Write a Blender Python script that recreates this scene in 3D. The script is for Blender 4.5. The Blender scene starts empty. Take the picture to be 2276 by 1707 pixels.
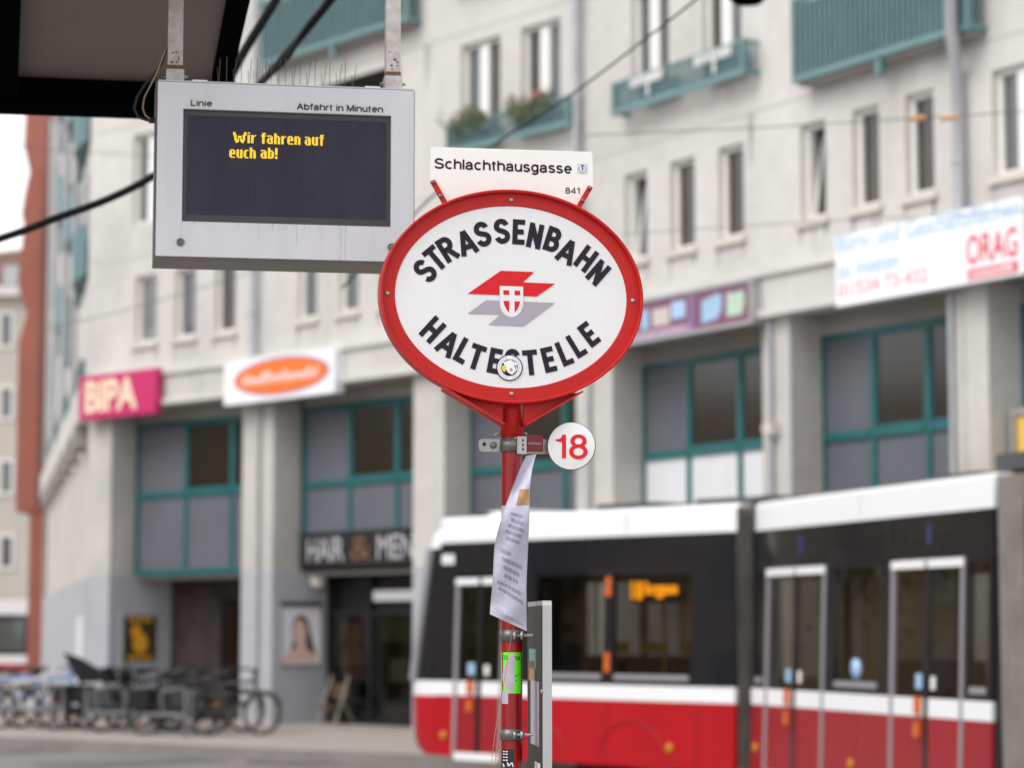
import bpy, math, random
from mathutils import Matrix, Vector
random.seed(7)
R = math.radians
sc = bpy.context.scene
col = sc.collection
# ------------------------------------------------------------------ camera, sky, sun, exposure
CZ = 1.8
FPX = 85 / 36 * 2276                      # focal length in pixels of the photograph
TILT = math.atan(547 / FPX)
cam_d = bpy.data.cameras.new('camera'); cam = bpy.data.objects.new('camera', cam_d); col.objects.link(cam)
cam.location = (0, 0, CZ); cam.rotation_euler = (math.pi / 2 + TILT, 0, 0)
cam_d.lens = 85; cam_d.sensor_width = 36; cam_d.clip_start = .05; cam_d.clip_end = 3000
cam_d.dof.use_dof = True; cam_d.dof.focus_distance = 6.03; cam_d.dof.aperture_fstop = 3.3
sc.camera = cam
SUN_EL, SUN_AZ = 46, 232                  # degrees, azimuth clockwise from +Y
w = bpy.data.worlds.new('World'); sc.world = w; w.use_nodes = True
nt = w.node_tree; nt.nodes.clear()
sky = nt.nodes.new('ShaderNodeTexSky'); sky.sky_type = 'NISHITA'; sky.sun_disc = False
sky.sun_elevation = R(SUN_EL); sky.sun_rotation = R(SUN_AZ); sky.dust_density = 2; sky.air_density = 1.2
hs = nt.nodes.new('ShaderNodeHueSaturation'); hs.inputs['Saturation'].default_value = .12
bg = nt.nodes.new('ShaderNodeBackground'); bg.inputs['Strength'].default_value = .15
wo = nt.nodes.new('ShaderNodeOutputWorld')
oc = nt.nodes.new('ShaderNodeMix'); oc.data_type = 'RGBA'; oc.inputs[0].default_value = .7; oc.inputs[7].default_value = (7.0, 7.1, 7.3, 1)   # even cloud cover over the clear-sky model
nt.links.new(sky.outputs[0], hs.inputs['Color']); nt.links.new(hs.outputs[0], oc.inputs[6]); nt.links.new(oc.outputs[2], bg.inputs[0]); nt.links.new(bg.outputs[0], wo.inputs[0])
sl = bpy.data.lights.new('sun', 'SUN'); sl.energy = 1.2; sl.angle = R(35); sl.color = (1, .96, .9)
so = bpy.data.objects.new('sun', sl); col.objects.link(so)
sd = Vector((math.sin(R(SUN_AZ)) * math.cos(R(SUN_EL)), math.cos(R(SUN_AZ)) * math.cos(R(SUN_EL)), math.sin(R(SUN_EL))))
so.rotation_euler = sd.to_track_quat('Z', 'Y').to_euler(); so.location = (0, 0, 60)
vs = sc.view_settings
vs.view_transform = 'Standard'; vs.look = 'None'; vs.gamma = 1; vs.use_curve_mapping = False; vs.exposure = 0.52
sc.render.engine = 'CYCLES'
sc.cycles.use_denoising = True

# ------------------------------------------------------------------ materials
MATS = {}
def lin(c):
    return tuple(x / 12.92 if x <= .04045 else ((x + .055) / 1.055) ** 2.4 for x in c)
def hx(r, g, b): return lin((r / 255, g / 255, b / 255))
def mat(name, c, rough=.5, metal=0., var=0., scale=4., bump=0., bscale=60., emit=None, estr=0., spec=.5, coat=0., streak=0., c2=None):
    """c: linear base colour; var: colour mottling; c2: second colour of the mottling; streak: vertical run marks"""
    if name in MATS: return MATS[name]
    m = bpy.data.materials.new(name); m.use_nodes = True; MATS[name] = m
    n = m.node_tree.nodes; l = m.node_tree.links; p = n['Principled BSDF']
    p.inputs['Base Color'].default_value = (*c, 1); p.inputs['Roughness'].default_value = rough
    p.inputs['Metallic'].default_value = metal; p.inputs['Specular IOR Level'].default_value = spec
    if coat: p.inputs['Coat Weight'].default_value = coat; p.inputs['Coat Roughness'].default_value = .05
    if emit: p.inputs['Emission Color'].default_value = (*emit, 1); p.inputs['Emission Strength'].default_value = estr
    if var or streak or bump:
        geo = n.new('ShaderNodeNewGeometry')
    cur = None
    def noise(sc_, det=4, vec=None):
        t = n.new('ShaderNodeTexNoise'); t.inputs['Scale'].default_value = sc_; t.inputs['Detail'].default_value = det
        l.new(vec if vec else geo.outputs['Position'], t.inputs['Vector']); return t
    def blend(fac_socket, lo, hi, a, b):
        mr = n.new('ShaderNodeMapRange'); mr.inputs[1].default_value = lo; mr.inputs[2].default_value = hi
        l.new(fac_socket, mr.inputs[0])
        mx = n.new('ShaderNodeMix'); mx.data_type = 'RGBA'
        l.new(mr.outputs[0], mx.inputs[0])
        for s, v in ((6, a), (7, b)):
            if isinstance(v, tuple): mx.inputs[s].default_value = (*v, 1)
            else: l.new(v, mx.inputs[s])
        return mx.outputs[2]
    if var:
        d = c2 or tuple(max(0, x * (1 - var)) for x in c)
        cur = blend(noise(scale).outputs[0], .35, .68, c, d)
        d2 = noise(scale * 9, 6)
        mul = n.new('ShaderNodeMix'); mul.data_type = 'RGBA'; mul.blend_type = 'MULTIPLY'; mul.inputs[0].default_value = min(1, var * 1.5)
        l.new(cur, mul.inputs[6]); l.new(d2.outputs[0], mul.inputs[7]); 
        mr = n.new('ShaderNodeMapRange'); mr.inputs[1].default_value = .3; mr.inputs[2].default_value = .7; mr.inputs[3].default_value = .75; mr.inputs[4].default_value = 1.1
        l.new(d2.outputs[0], mr.inputs[0]); l.new(mr.outputs[0], mul.inputs[7]); cur = mul.outputs[2]
    if streak:
        mp = n.new('ShaderNodeMapping'); mp.inputs['Scale'].default_value = (1, 1, .06); l.new(geo.outputs['Position'], mp.inputs[0])
        s = noise(scale * 6, 3, mp.outputs[0])
        base = cur if cur is not None else c
        cur = blend(s.outputs[0], .5, .75, base, tuple(x * (1 - streak) for x in c))
    if cur is not None: l.new(cur, p.inputs['Base Color'])
    if bump:
        b = n.new('ShaderNodeBump'); b.inputs['Strength'].default_value = bump; b.inputs['Distance'].default_value = .01
        l.new(noise(bscale, 3).outputs[0], b.inputs['Height']); l.new(b.outputs[0], p.inputs['Normal'])
    return m
def clear_glass(name, tint, rough=.02, amount=.75):
    """thin pane: tinted see-through mixed with a fresnel mirror"""
    m = bpy.data.materials.new(name); m.use_nodes = True; MATS[name] = m
    n = m.node_tree.nodes; l = m.node_tree.links; n.clear()
    o = n.new('ShaderNodeOutputMaterial'); t = n.new('ShaderNodeBsdfTransparent'); t.inputs[0].default_value = (*tint, 1)
    g = n.new('ShaderNodeBsdfGlossy'); g.inputs[0].default_value = (amount, amount, amount, 1); g.inputs['Roughness'].default_value = rough
    f = n.new('ShaderNodeFresnel'); ge = n.new('ShaderNodeNewGeometry'); mr = n.new('ShaderNodeMapRange'); mr.inputs[3].default_value = 1.5; mr.inputs[4].default_value = 1 / 1.5
    l.new(ge.outputs['Backfacing'], mr.inputs[0]); l.new(mr.outputs[0], f.inputs[0]); mx = n.new('ShaderNodeMixShader')
    l.new(f.outputs[0], mx.inputs[0]); l.new(t.outputs[0], mx.inputs[1]); l.new(g.outputs[0], mx.inputs[2]); l.new(mx.outputs[0], o.inputs[0])
    return m
M = dict(
    render=mat('facade_render', (.635, .612, .585), .85, var=.2, scale=.45, bump=.4, bscale=18, streak=.08),
    render2=mat('column_render', (.59, .565, .535), .85, var=.22, scale=.6, bump=.4, bscale=18, streak=.09),
    lip=mat('ledge_stone', (.66, .645, .62), .8, var=.15, scale=.8, streak=.12),
    grey=mat('grey_wall_paint', (.42, .43, .47), .7, var=.08, scale=.7, bump=.1),
    sill=mat('cream_sill', (.62, .57, .52), .6, var=.1, scale=2),
    joint=mat('joint_sealant', (.42, .405, .39), .9), stain=mat('rain_stain', (.46, .44, .415), .9, var=.3, scale=3), glass_b=mat('curtained_glass', (.20, .21, .195), .05, spec=.8, var=.3, scale=2), glass_c=mat('brown_glass', (.06, .045, .035), .04, spec=.8, var=.4, scale=1.5),
    reveal=mat('reveal_plaster', (.68, .63, .58), .8, var=.08, scale=2),
    wframe=mat('white_window_frame', (.8, .79, .77), .35),
    teal=mat('teal_paint', (.014, .135, .14), .35, var=.15, scale=3),
    teal_rail=mat('teal_railing', (.14, .255, .26), .4, var=.15, scale=3),
    teal_dark=mat('teal_band', (.035, .10, .105), .5), teal_screen=mat('balcony_screen', (.15, .225, .23), .5, var=.3, scale=1.2), teal_far=mat('teal_balcony', (.045, .15, .16), .5),
    panel=mat('grey_panel', (.125, .132, .152), .5, var=.12, scale=1.2, streak=.12),
    wpanel=mat('white_panel', (.72, .73, .76), .4, var=.05),
    glass=mat('window_glass', (.085, .095, .095), .04, spec=.9, coat=.3),
    glass2=mat('shop_glass', (.024, .019, .014), .14, spec=.7, coat=.1),
    zinc=mat('zinc_pipe', (.46, .47, .49), .5, metal=.1, var=.15, scale=3),
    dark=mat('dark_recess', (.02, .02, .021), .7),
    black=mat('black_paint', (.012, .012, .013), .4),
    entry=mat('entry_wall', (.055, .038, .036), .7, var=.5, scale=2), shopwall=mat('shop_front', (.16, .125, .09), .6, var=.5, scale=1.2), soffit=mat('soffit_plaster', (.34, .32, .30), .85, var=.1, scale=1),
    brick=mat('red_render', (.36, .12, .085), .8, var=.15, scale=.4),
    cream=mat('cream_render', (.52, .48, .42), .85, var=.08, scale=.3),
    roof=mat('brown_tiles', (.16, .085, .06), .8, var=.3, scale=2),
    red=mat('sign_red', (.50, .012, .010), .45, var=.10, scale=9, bump=.05, bscale=200, spec=.3),
    red_post=mat('post_red', (.27, .004, .006), .32, var=.15, scale=8, bump=.05, bscale=150),
    enamel=mat('white_enamel', (.74, .74, .75), .25, var=.05, scale=7, streak=.03),
    plate=mat('cream_white_plate', (.83, .82, .785), .4, var=.03, scale=6),
    box_label=mat('label_film', (.62, .62, .635), .4), label_ink=mat('label_ink', (.035, .038, .045), .6, spec=.2),
    ink=mat('dark_ink', (.022, .014, .026), .6, spec=.2),
    logo_red=mat('logo_red', (.62, .012, .018), .45, spec=.25), logo_grey=mat('logo_grey', (.36, .33, .38), .4),
    navy=mat('navy_mark', (.02, .022, .14), .5), blue=mat('sticker_blue', (.03, .05, .45), .5),
    steel=mat('galvanised_steel', (.42, .41, .39), .38, metal=.85, var=.25, scale=25),
    spike=mat('spike_wire', (.10, .09, .08), .5), dsteel=mat('dark_band_steel', (.2, .2, .19), .42, metal=.7, var=.25, scale=25),
    alu=mat('brushed_alu', (.47, .47, .475), .45, metal=.55, var=.06, scale=6),
    box=mat('display_case', (.66, .665, .70), .42, metal=.1, var=.05, scale=4, streak=.08),
    box_dark=mat('display_case_edge', (.19, .18, .175), .5, metal=.2, var=.12, scale=6),
    grime=mat('grime', (.50, .49, .50), .7, var=.2, scale=12),
    screen=mat('display_screen', (.034, .032, .058), .45, var=.25, scale=4, streak=.3, spec=.25), screen_edge=mat('display_screen_margin', (.05, .042, .05), .4, var=.2, scale=10, streak=.2), dust=mat('dust', (.3, .3, .33), .8),
    screen_line=mat('screen_seam', (.02, .02, .026), .4),
    led=mat('yellow_led', (.6, .4, .02), .5, emit=(1, .62, .02), estr=1.25),
    chip=mat('chipped_white_paint', (.6, .58, .56), .55, var=.35, scale=30, c2=(.42, .38, .35)),
    rust=mat('rust', (.2, .105, .055), .8, var=.4, scale=60),
    rubber=mat('black_rubber', (.015, .015, .016), .55), tan=mat('tan_cable', (.36, .24, .16), .5),
    ceil=mat('canopy_panel', (.15, .13, .123), .7, var=.06, scale=3),
    beam=mat('canopy_steel', (.003, .0035, .0035), .6, spec=0),
    wire=mat('overhead_wire', (.008, .008, .009), .6, spec=.1), wire2=mat('contact_wire', (.06, .06, .06), .5), insul=mat('insulator', (.55, .3, .12), .5),
    twhite=mat('tram_white', (.82, .83, .85), .25, coat=.4), tblack=mat('tram_black', (.012, .0125, .017), .07, spec=.5, coat=.5, bump=.04, bscale=3),
    tred=mat('tram_red', (.45, .002, .010), .3, coat=.15, var=.12, scale=1.5, streak=.12), tred2=mat('tram_muted_red', (.32, .012, .020), .3, coat=.2, var=.12, scale=1.5, streak=.12),  # second red is a muted copy, for doors and middle module panels
    tgrey=mat('tram_frame_grey', (.36, .35, .38), .3, metal=.3), bellow=mat('bellows', (.3, .275, .25), .75, var=.25, scale=3),
    amber=mat('amber_lamp', (.52, .2, .01), .3), orange=mat('orange_mark', (.6, .12, .02), .4),
    inter=mat('tram_interior', (.5, .45, .38), .7), seat=mat('seat_fabric', (.10, .02, .02), .8),
    yellow=mat('yellow_rail', (.55, .42, .02), .4), led_o=mat('orange_led', (.6, .25, .01), .5, emit=(1, .36, .005), estr=2.6),
    asphalt=mat('asphalt', (.20, .185, .175), .8, var=.2, scale=.5, bump=.3, bscale=60), pave=mat('paving', (.36, .315, .285), .8, var=.12, scale=.6, bump=.1),
    patch=mat('asphalt_patch', (.13, .12, .115), .8, var=.3, scale=2), kerb=mat('kerb_stone', (.24, .22, .21), .8, var=.15, scale=2), rail=mat('rail_steel', (.2, .19, .185), .35, metal=.8),
    pink=mat('sign_magenta', (.55, .012, .13), .35), peach=mat('sign_peach', (.85, .68, .5), .4),
    swhite=mat('sign_white', (.85, .86, .89), .35), sorange=mat('sign_orange', (.83, .17, .015), .4), spurple=mat('sign_violet', (.32, .19, .38), .4),
    purple=mat('sign_purple', (.19, .07, .13), .4), sblue=mat('print_light_blue', (.33, .50, .70), .4), sgreen=mat('print_light_green', (.45, .60, .49), .4),
    lblue=mat('print_sky_blue', (.38, .55, .82), .4), pred=mat('print_red', (.66, .06, .09), .4), pinkred=mat('print_pale_red', (.76, .34, .37), .4),
    tanprint=mat('print_cream', (.58, .50, .46), .4), bronze=mat('bronze_print', (.18, .085, .05), .4), gold=mat('poster_gold', (.75, .36, .02), .5),
    sletter=mat('salon_letters', (.5, .5, .53), .4), pblack=mat('poster_black', (.05, .035, .015), .5), skin=mat('print_skin', (.72, .5, .43), .6), hair=mat('print_hair', (.11, .055, .045), .6), pwhite=mat('print_white', (.8, .8, .83), .5),
    paper=mat('leaflet_paper', (.47, .46, .58), .4, var=.12, scale=14, bump=.5, bscale=30), ptext=mat('leaflet_print', (.26, .25, .35), .5), sleeve=mat('clear_sleeve', (.40, .39, .45), .2),
    ochre=mat('leaflet_ochre', (.42, .24, .09), .5, var=.3, scale=60),
    neon=mat('neon_green', (.12, .85, .015), .4), torn=mat('torn_paper', (.47, .41, .50), .8, var=.15, scale=40), maroon=mat('maroon_label', (.2, .012, .02), .4), tag_text=mat('label_print', (.45, .25, .28), .5),
    board=mat('timetable_glass', (.03, .024, .022), .45, spec=.12), flower=mat('flower_red', (.5, .10, .08), .7), leaf=mat('flower_leaf', (.26, .34, .2), .7, var=.3, scale=8),
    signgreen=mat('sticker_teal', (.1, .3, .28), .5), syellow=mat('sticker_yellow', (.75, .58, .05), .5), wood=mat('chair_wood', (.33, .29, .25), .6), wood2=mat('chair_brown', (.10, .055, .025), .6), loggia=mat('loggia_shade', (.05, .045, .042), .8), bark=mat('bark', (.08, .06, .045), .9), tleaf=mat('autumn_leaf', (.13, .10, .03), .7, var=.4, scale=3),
    lampglass=mat('lamp_globe', (.85, .8, .75), .3), bwhite=mat('bike_white', (.7, .7, .72), .4), bblue=mat('bike_blue', (.03, .22, .7), .35), bgrey=mat('bike_grey', (.06, .062, .066), .5), bblack=mat('bike_black', (.01, .01, .011), .5, spec=.3),
    galv=mat('rack_galvanised', (.19, .2, .22), .5, metal=.3, var=.15, scale=8), reflector=mat('reflector', (.7, .25, .06), .4), ochrewall=mat('ochre_render', (.36, .27, .17), .85, var=.2, scale=.3),
    hide=mat('corridor_red', (.34, .10, .06), .7), cyan=mat('poster_blue', (.08, .25, .4), .5), cyel=mat('sign_yellow', (.8, .5, .1), .5),
)
M['tglass'] = clear_glass('tram_glass', (.58, .56, .51), .015, 1.0)
M['dglass'] = clear_glass('shop_door_glass', (.5, .48, .42), .02, .8)

# ------------------------------------------------------------------ helpers
def ray(x, y):
    """direction from the camera through pixel (x, y) of the 2276 x 1707 photograph"""
    u = (x - 1138) / FPX; v = (853.5 - y) / FPX
    return Vector((u, math.cos(TILT) - v * math.sin(TILT), math.sin(TILT) + v * math.cos(TILT)))
CAM = Vector((0, 0, CZ))
def atz(x, y, z):
    d = ray(x, y); return CAM + d * ((z - CZ) / d.z)
def atY(x, y, Y):
    d = ray(x, y); return CAM + d * (Y / d.y)
class Frame:
    """upright plane: s runs along it to the right, n comes out of it towards the street, z is height"""
    def __init__(s, a, b):
        s.o = Vector((a[0], a[1], 0)); u = Vector((b[0] - a[0], b[1] - a[1], 0)); s.L = u.length; s.u = u.normalized(); s.n = Vector((s.u.y, -s.u.x, 0))
    def P(s, a, n, z): return s.o + s.u * a + s.n * n + Vector((0, 0, z))
    def hit(s, x, y, n0=0):
        d = ray(x, y); t = (n0 + (s.o - CAM).dot(s.n)) / d.dot(s.n); p = CAM + d * t - s.o
        return (p.dot(s.u), p.z)
WM = {}
def tagit(o, label=None, cat=None, group=None, kind=None):
    for k, v in (('label', label), ('category', cat), ('group', group), ('kind', kind)):
        if v: o[k] = v
    return o
def thing(name, loc, label, cat, group=None, rz=0):
    o = bpy.data.objects.new(name, None); col.objects.link(o); o.empty_display_size = .1
    o.location = loc; o.rotation_euler = (0, 0, rz)
    WM[o] = Matrix.Translation(Vector(loc)) @ Matrix.Rotation(rz, 4, 'Z')
    return tagit(o, label, cat, group)
class MB:
    def __init__(s): s.v = []; s.f = []; s.mi = []; s.cur = 0; s.smooth = set()
    def add(s, vs, fs, smooth=False):
        b = len(s.v); s.v += [Vector(v) for v in vs]
        for f in fs:
            if smooth: s.smooth.add(len(s.f))
            s.f.append([i + b for i in f]); s.mi.append(s.cur)
        return s
    def quad(s, *p): return s.add(p, [list(range(len(p)))])
    def box(s, fr, s0, s1, n0, n1, z0, z1, shear=None):
        q = [(s0, n1, z0), (s1, n1, z0), (s1, n0, z0), (s0, n0, z0), (s0, n1, z1), (s1, n1, z1), (s1, n0, z1), (s0, n0, z1)]
        if shear: q = [(a, b + shear(c), c) for a, b, c in q]
        return s.add([fr.P(*p) for p in q], [[0, 1, 5, 4], [1, 2, 6, 5], [2, 3, 7, 6], [3, 0, 4, 7], [4, 5, 6, 7], [3, 2, 1, 0]])
    def prism(s, fr, poly, n0, n1):
        """polygon [(s, z)] extruded from n0 to n1 (counter-clockwise seen from the front)"""
        k = len(poly); v = [fr.P(a, n1, z) for a, z in poly] + [fr.P(a, n0, z) for a, z in poly]
        return s.add(v, [list(range(k)), list(range(2 * k - 1, k - 1, -1))] + [[i, k + i, k + (i + 1) % k, (i + 1) % k] for i in range(k)])
    def tube(s, pts, r, seg=10, closed=False, cap=True):
        pts = [Vector(p) for p in pts]; n = len(pts); rs = r if isinstance(r, (list, tuple)) else [r] * n
        prev = None; rings = []
        for i, p in enumerate(pts):
            a = pts[i - 1] if (i > 0 or closed) else p; b = pts[(i + 1) % n] if (i < n - 1 or closed) else p
            t = (b - a).normalized()
            if prev is None:
                h = Vector((0, 0, 1)) if abs(t.z) < .9 else Vector((1, 0, 0)); e1 = t.cross(h).normalized()
            else: e1 = (prev - t * prev.dot(t)).normalized()
            prev = e1; e2 = t.cross(e1)
            rings.append([p + (e1 * math.cos(2 * math.pi * k / seg) + e2 * math.sin(2 * math.pi * k / seg)) * rs[i] for k in range(seg)])
        v = [q for r_ in rings for q in r_]; m = n if closed else n - 1
        f = [[i * seg + k, i * seg + (k + 1) % seg, ((i + 1) % n) * seg + (k + 1) % seg, ((i + 1) % n) * seg + k] for i in range(m) for k in range(seg)]
        s.add(v, f, True)
        if cap and not closed:
            s.add(rings[0], [list(range(seg - 1, -1, -1))]); s.add(rings[-1], [list(range(seg))])
        return s
    def lathe(s, c, axis, prof, seg=20):
        """profile [(r, h)] turned about an axis"""
        c = Vector(c); t = Vector(axis).normalized(); h = Vector((0, 0, 1)) if abs(t.z) < .9 else Vector((1, 0, 0)); e1 = t.cross(h).normalized(); e2 = t.cross(e1)
        v = []; k = len(prof)
        for r, hh in prof:
            for j in range(seg):
                a = 2 * math.pi * j / seg; v.append(c + t * hh + (e1 * math.cos(a) + e2 * math.sin(a)) * r)
        f = [[i * seg + j, i * seg + (j + 1) % seg, (i + 1) * seg + (j + 1) % seg, (i + 1) * seg + j] for i in range(k - 1) for j in range(seg)]
        return s.add(v, f, True)
    def build(s, name, m, parent=None, label=None, kind=None):
        me = bpy.data.meshes.new(name)
        inv = WM[parent].inverted() if parent is not None else Matrix.Identity(4)
        if parent is None:
            xs = [v.x for v in s.v]; ys = [v.y for v in s.v]; zs = [v.z for v in s.v]
            loc = Vector(((min(xs) + max(xs)) / 2, (min(ys) + max(ys)) / 2, min(zs)))
            inv = Matrix.Translation(-loc)
        me.from_pydata([inv @ v for v in s.v], [], s.f)
        for i, mm in enumerate(m if isinstance(m, (list, tuple)) else [m]): me.materials.append(M[mm] if isinstance(mm, str) else mm)
        for p in me.polygons:
            p.material_index = s.mi[p.index]; p.use_smooth = p.index in s.smooth
        o = bpy.data.objects.new(name, me); col.objects.link(o)
        if parent is not None: o.parent = parent; WM[o] = WM[parent]
        else: o.location = loc; WM[o] = Matrix.Translation(loc)
        return tagit(o, label=label, kind=kind)
def struct(name, mb, m): return tagit(mb.build(name, m), kind='structure')
_tc = {}
def text_mesh(txt, off=0., space=1.):
    key = (txt, off, space)
    if key in _tc: return _tc[key]
    cu = bpy.data.curves.new('t', 'FONT'); cu.body = txt; cu.offset = off; cu.space_character = space; cu.resolution_u = 4
    ob = bpy.data.objects.new('t', cu); col.objects.link(ob)
    dg = bpy.context.evaluated_depsgraph_get(); me = bpy.data.meshes.new_from_object(ob.evaluated_get(dg))
    v = [(q.co.x, q.co.y) for q in me.vertices]; f = [list(p.vertices) for p in me.polygons]
    bpy.data.objects.remove(ob); bpy.data.curves.remove(cu); bpy.data.meshes.remove(me)
    x0 = min(a for a, b in v); x1 = max(a for a, b in v); y0 = min(b for a, b in v); y1 = max(b for a, b in v)
    _tc[key] = ([((a - x0) / (x1 - x0), (b - y0) / (y1 - y0)) for a, b in v], f, (y0, y1)); return _tc[key]
def text(mb, fn, txt, off=0., space=1.):
    """fn maps unit text coordinates (0..1, 0..1 over the inked box) to world"""
    v, f, _ = text_mesh(txt, off, space); return mb.add([fn(a, b) for a, b in v], f)
def textq(mb, bl, br, tl, txt, off=0., space=1.):
    bl, br, tl = Vector(bl), Vector(br), Vector(tl); return text(mb, lambda a, b: bl + (br - bl) * a + (tl - bl) * b, txt, off, space)
def ribbon(mb, fn, pts, wd, closed=False):
    """flat stroke of width wd along 2-D points, mitred"""
    n = len(pts); L = []; Rr = []
    for i in range(n):
        p = Vector(pts[i]); a = Vector(pts[i - 1]) if (i or closed) else p; b = Vector(pts[(i + 1) % n]) if (i < n - 1 or closed) else p
        d1 = (p - a).normalized() if (p - a).length > 1e-9 else None; d2 = (b - p).normalized() if (b - p).length > 1e-9 else None
        if d1 is None: d1 = d2
        if d2 is None: d2 = d1
        t = (d1 + d2); t = t.normalized() if t.length > 1e-6 else d1
        nn = Vector((-t.y, t.x)); k = max(.45, abs(nn.dot(Vector((-d1.y, d1.x)))))
        L.append(p + nn * wd / 2 / k); Rr.append(p - nn * wd / 2 / k)
    m = n if closed else n - 1
    mb.add([fn(q.x, q.y) for q in L + Rr], [[i, n + i, n + (i + 1) % n, (i + 1) % n] for i in range(m)])
def arc(cx, cy, rx, ry, a0, a1, n=10):
    return [(cx + rx * math.cos(R(a0 + (a1 - a0) * i / n)), cy + ry * math.sin(R(a0 + (a1 - a0) * i / n))) for i in range(n + 1)]
XH = .73
SG = {
 'S': (.64, [arc(.32, .745, .27, .255, 18, 205, 12) + [(.2, .56), (.44, .46)] + arc(.32, .255, .30, .255, 32, -165, 12)]),
 'c': (.50, [arc(.27, XH / 2, .24, XH / 2, 48, 312, 14)]), 'h': (.50, [[(.03, -.06), (.03, 1.06)], [(.03, .42)] + arc(.25, .47, .22, .26, 165, 0, 10) + [(.47, -.06)]]),
 'l': (.06, [[(.03, -.06), (.03, 1.06)]]), 'a': (.50, [[(.05, .52)] + arc(.24, .53, .19, .20, 165, 0, 10) + [(.43, .1), (.49, -.03)], [(.43, .44), (.2, .38)] + arc(.19, .19, .17, .19, 90, 270, 8) + [(.32, .02), (.43, .14)]]),
 't': (.27, [[(.11, .97), (.11, .14)] + arc(.19, .12, .08, .12, 180, 285, 5), [(-.02, XH), (.27, XH)]]), 'u': (.48, [[(.03, XH + .06), (.03, .25)] + arc(.23, .24, .20, .24, 180, 330, 8) + [(.45, .3)], [(.45, XH + .06), (.45, -.06)]]),
 's': (.44, [arc(.22, .545, .18, .185, 22, 210, 10) + [(.14, .41), (.32, .33)] + arc(.22, .185, .20, .185, 28, -165, 10)]),
 'g': (.50, [arc(.25, .38, .21, .35, 0, 360, 18), [(.46, XH + .06), (.46, -.1)] + arc(.25, -.08, .21, .20, 0, -155, 9)]),
 'e': (.50, [[(.06, .38), (.47, .38)] + arc(.265, XH / 2, .22, XH / 2, 5, 318, 18)]), 'n': (.50, [[(.03, -.06), (.03, XH + .06)], [(.03, .42)] + arc(.25, .47, .22, .26, 165, 0, 10) + [(.47, -.06)]]),
 'i': (.06, [[(.03, -.06), (.03, XH + .06)], [(.03, .93), (.03, 1.06)]]), 'r': (.28, [[(.03, -.06), (.03, XH + .06)], [(.03, .4)] + arc(.27, .45, .24, .28, 170, 85, 7)]),
 'b': (.50, [[(.03, 1.06), (.03, -.06)], arc(.26, XH / 2, .22, XH / 2, 0, 360, 18)]), 'f': (.27, [[(.29, .99)] + arc(.22, .84, .10, .16, 90, 180, 6) + [(.12, -.06)], [(-.02, XH), (.28, XH)]]),
 'L': (.44, [[(.03, 1.06), (.03, 0), (.46, 0)]]), 'A': (.62, [[(0, -.06), (.31, 1.02)], [(.62, -.06), (.31, 1.02)], [(.11, .32), (.51, .32)]]), 'M': (.70, [[(.03, -.06), (.03, 1.06)], [(.67, -.06), (.67, 1.06)], [(.04, 1.0), (.35, .05), (.66, 1.0)]]),
 '8': (.50, [arc(.25, .76, .19, .24, 0, 360, 18), arc(.25, .26, .23, .27, 0, 360, 18)]), '4': (.52, [[(.40, -.06), (.40, 1.0), (.02, .26), (.53, .26)]]), '1': (.32, [[(.24, -.06), (.24, 1.02), (.06, .80)]]), ' ': (.16, []),
}
def stroke_text(mb, fn, txt, width, cap, sw, gap=.15):
    """upright sans lettering drawn with strokes; fn(x, y, layer) maps metres on the surface to world"""
    W_ = sum(SG[c][0] + gap for c in txt) - gap; sx = width / (W_ + sw); x = sw / 2; hh = cap * (1 - sw)
    for c in txt:
        for k, st in enumerate(SG[c][1]):
            ribbon(mb, lambda u, v, kk=k: fn(u, v, kk), [((x + u) * sx, cap * sw / 2 + v * hh) for u, v in st], sw * cap)
        x += SG[c][0] + gap
def screwhead(mb, p, axis, r, h=.004):
    mb.lathe(p, axis, [(r, 0), (r, h * .5), (r * .7, h), (0.0001, h)], 12)

# ------------------------------------------------------------------ ground, road, pavements
gm = MB(); gm.quad((-600, -400, -.004), (600, -400, -.004), (600, 1200, -.004), (-600, 1200, -.004)); struct('ground', gm, 'asphalt')
K = [atz(0, 1640, .15), atz(150, 1646, .15), atz(640, 1668, .15), atz(913, 1679, .15)]
kd = (K[3] - K[0]).normalized(); K0 = K[0] - kd * 3; K1 = K[3] + kd * 1.2
kpts = [Vector((-24, 62, .15)), Vector((-13.5, 45, .15)), K0, K[1], K[2], K[3], Vector((.9, 31.0, .15)), Vector((3.2, 28.6, .15)), Vector((5.4, 24.2, .15)), Vector((7.0, 17, .15)), Vector((8.2, 8, .15))]
back = [Vector((40, 8, .15)), Vector((40, 110, .15)), Vector((-24, 110, .15))]
pm = MB(); pm.add(kpts + back, [list(range(len(kpts + back)))]); struct('pavement', pm, 'pave')
km = MB()
for a, b in zip(kpts, kpts[1:]):
    fr = Frame(a, b); km.box(fr, 0, fr.L, -.18, .02, -.05, .156)
struct('kerb', km, 'kerb')
for pts in (((60, 1700), (420, 1684), (520, 1692), (180, 1712)), ((-80, 1668), (140, 1664), (160, 1671), (-60, 1677)), ((560, 1690), (760, 1697), (700, 1703), (540, 1698))):
    q = MB(); q.add([atz(x, y, .002) for x, y in pts], [[3, 2, 1, 0]]); struct('asphalt_patch', q, 'patch')
# stop island the photographer and the sign stand on
im = MB(); im.prism(Frame((0, 0), (1, 0)), [(-6, -.05), (3.2, -.05), (3.2, .15), (-6, .15)], -12, 6); struct('stop_platform', im, 'pave')
im = MB(); im.box(Frame((0, 0), (1, 0)), 3.2, 3.4, -12, 6, -.05, .152); im.box(Frame((0, 0), (1, 0)), -6, 3.2, -12.2, -12.0, -.05, .152); struct('platform_kerb', im, 'kerb')

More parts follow.
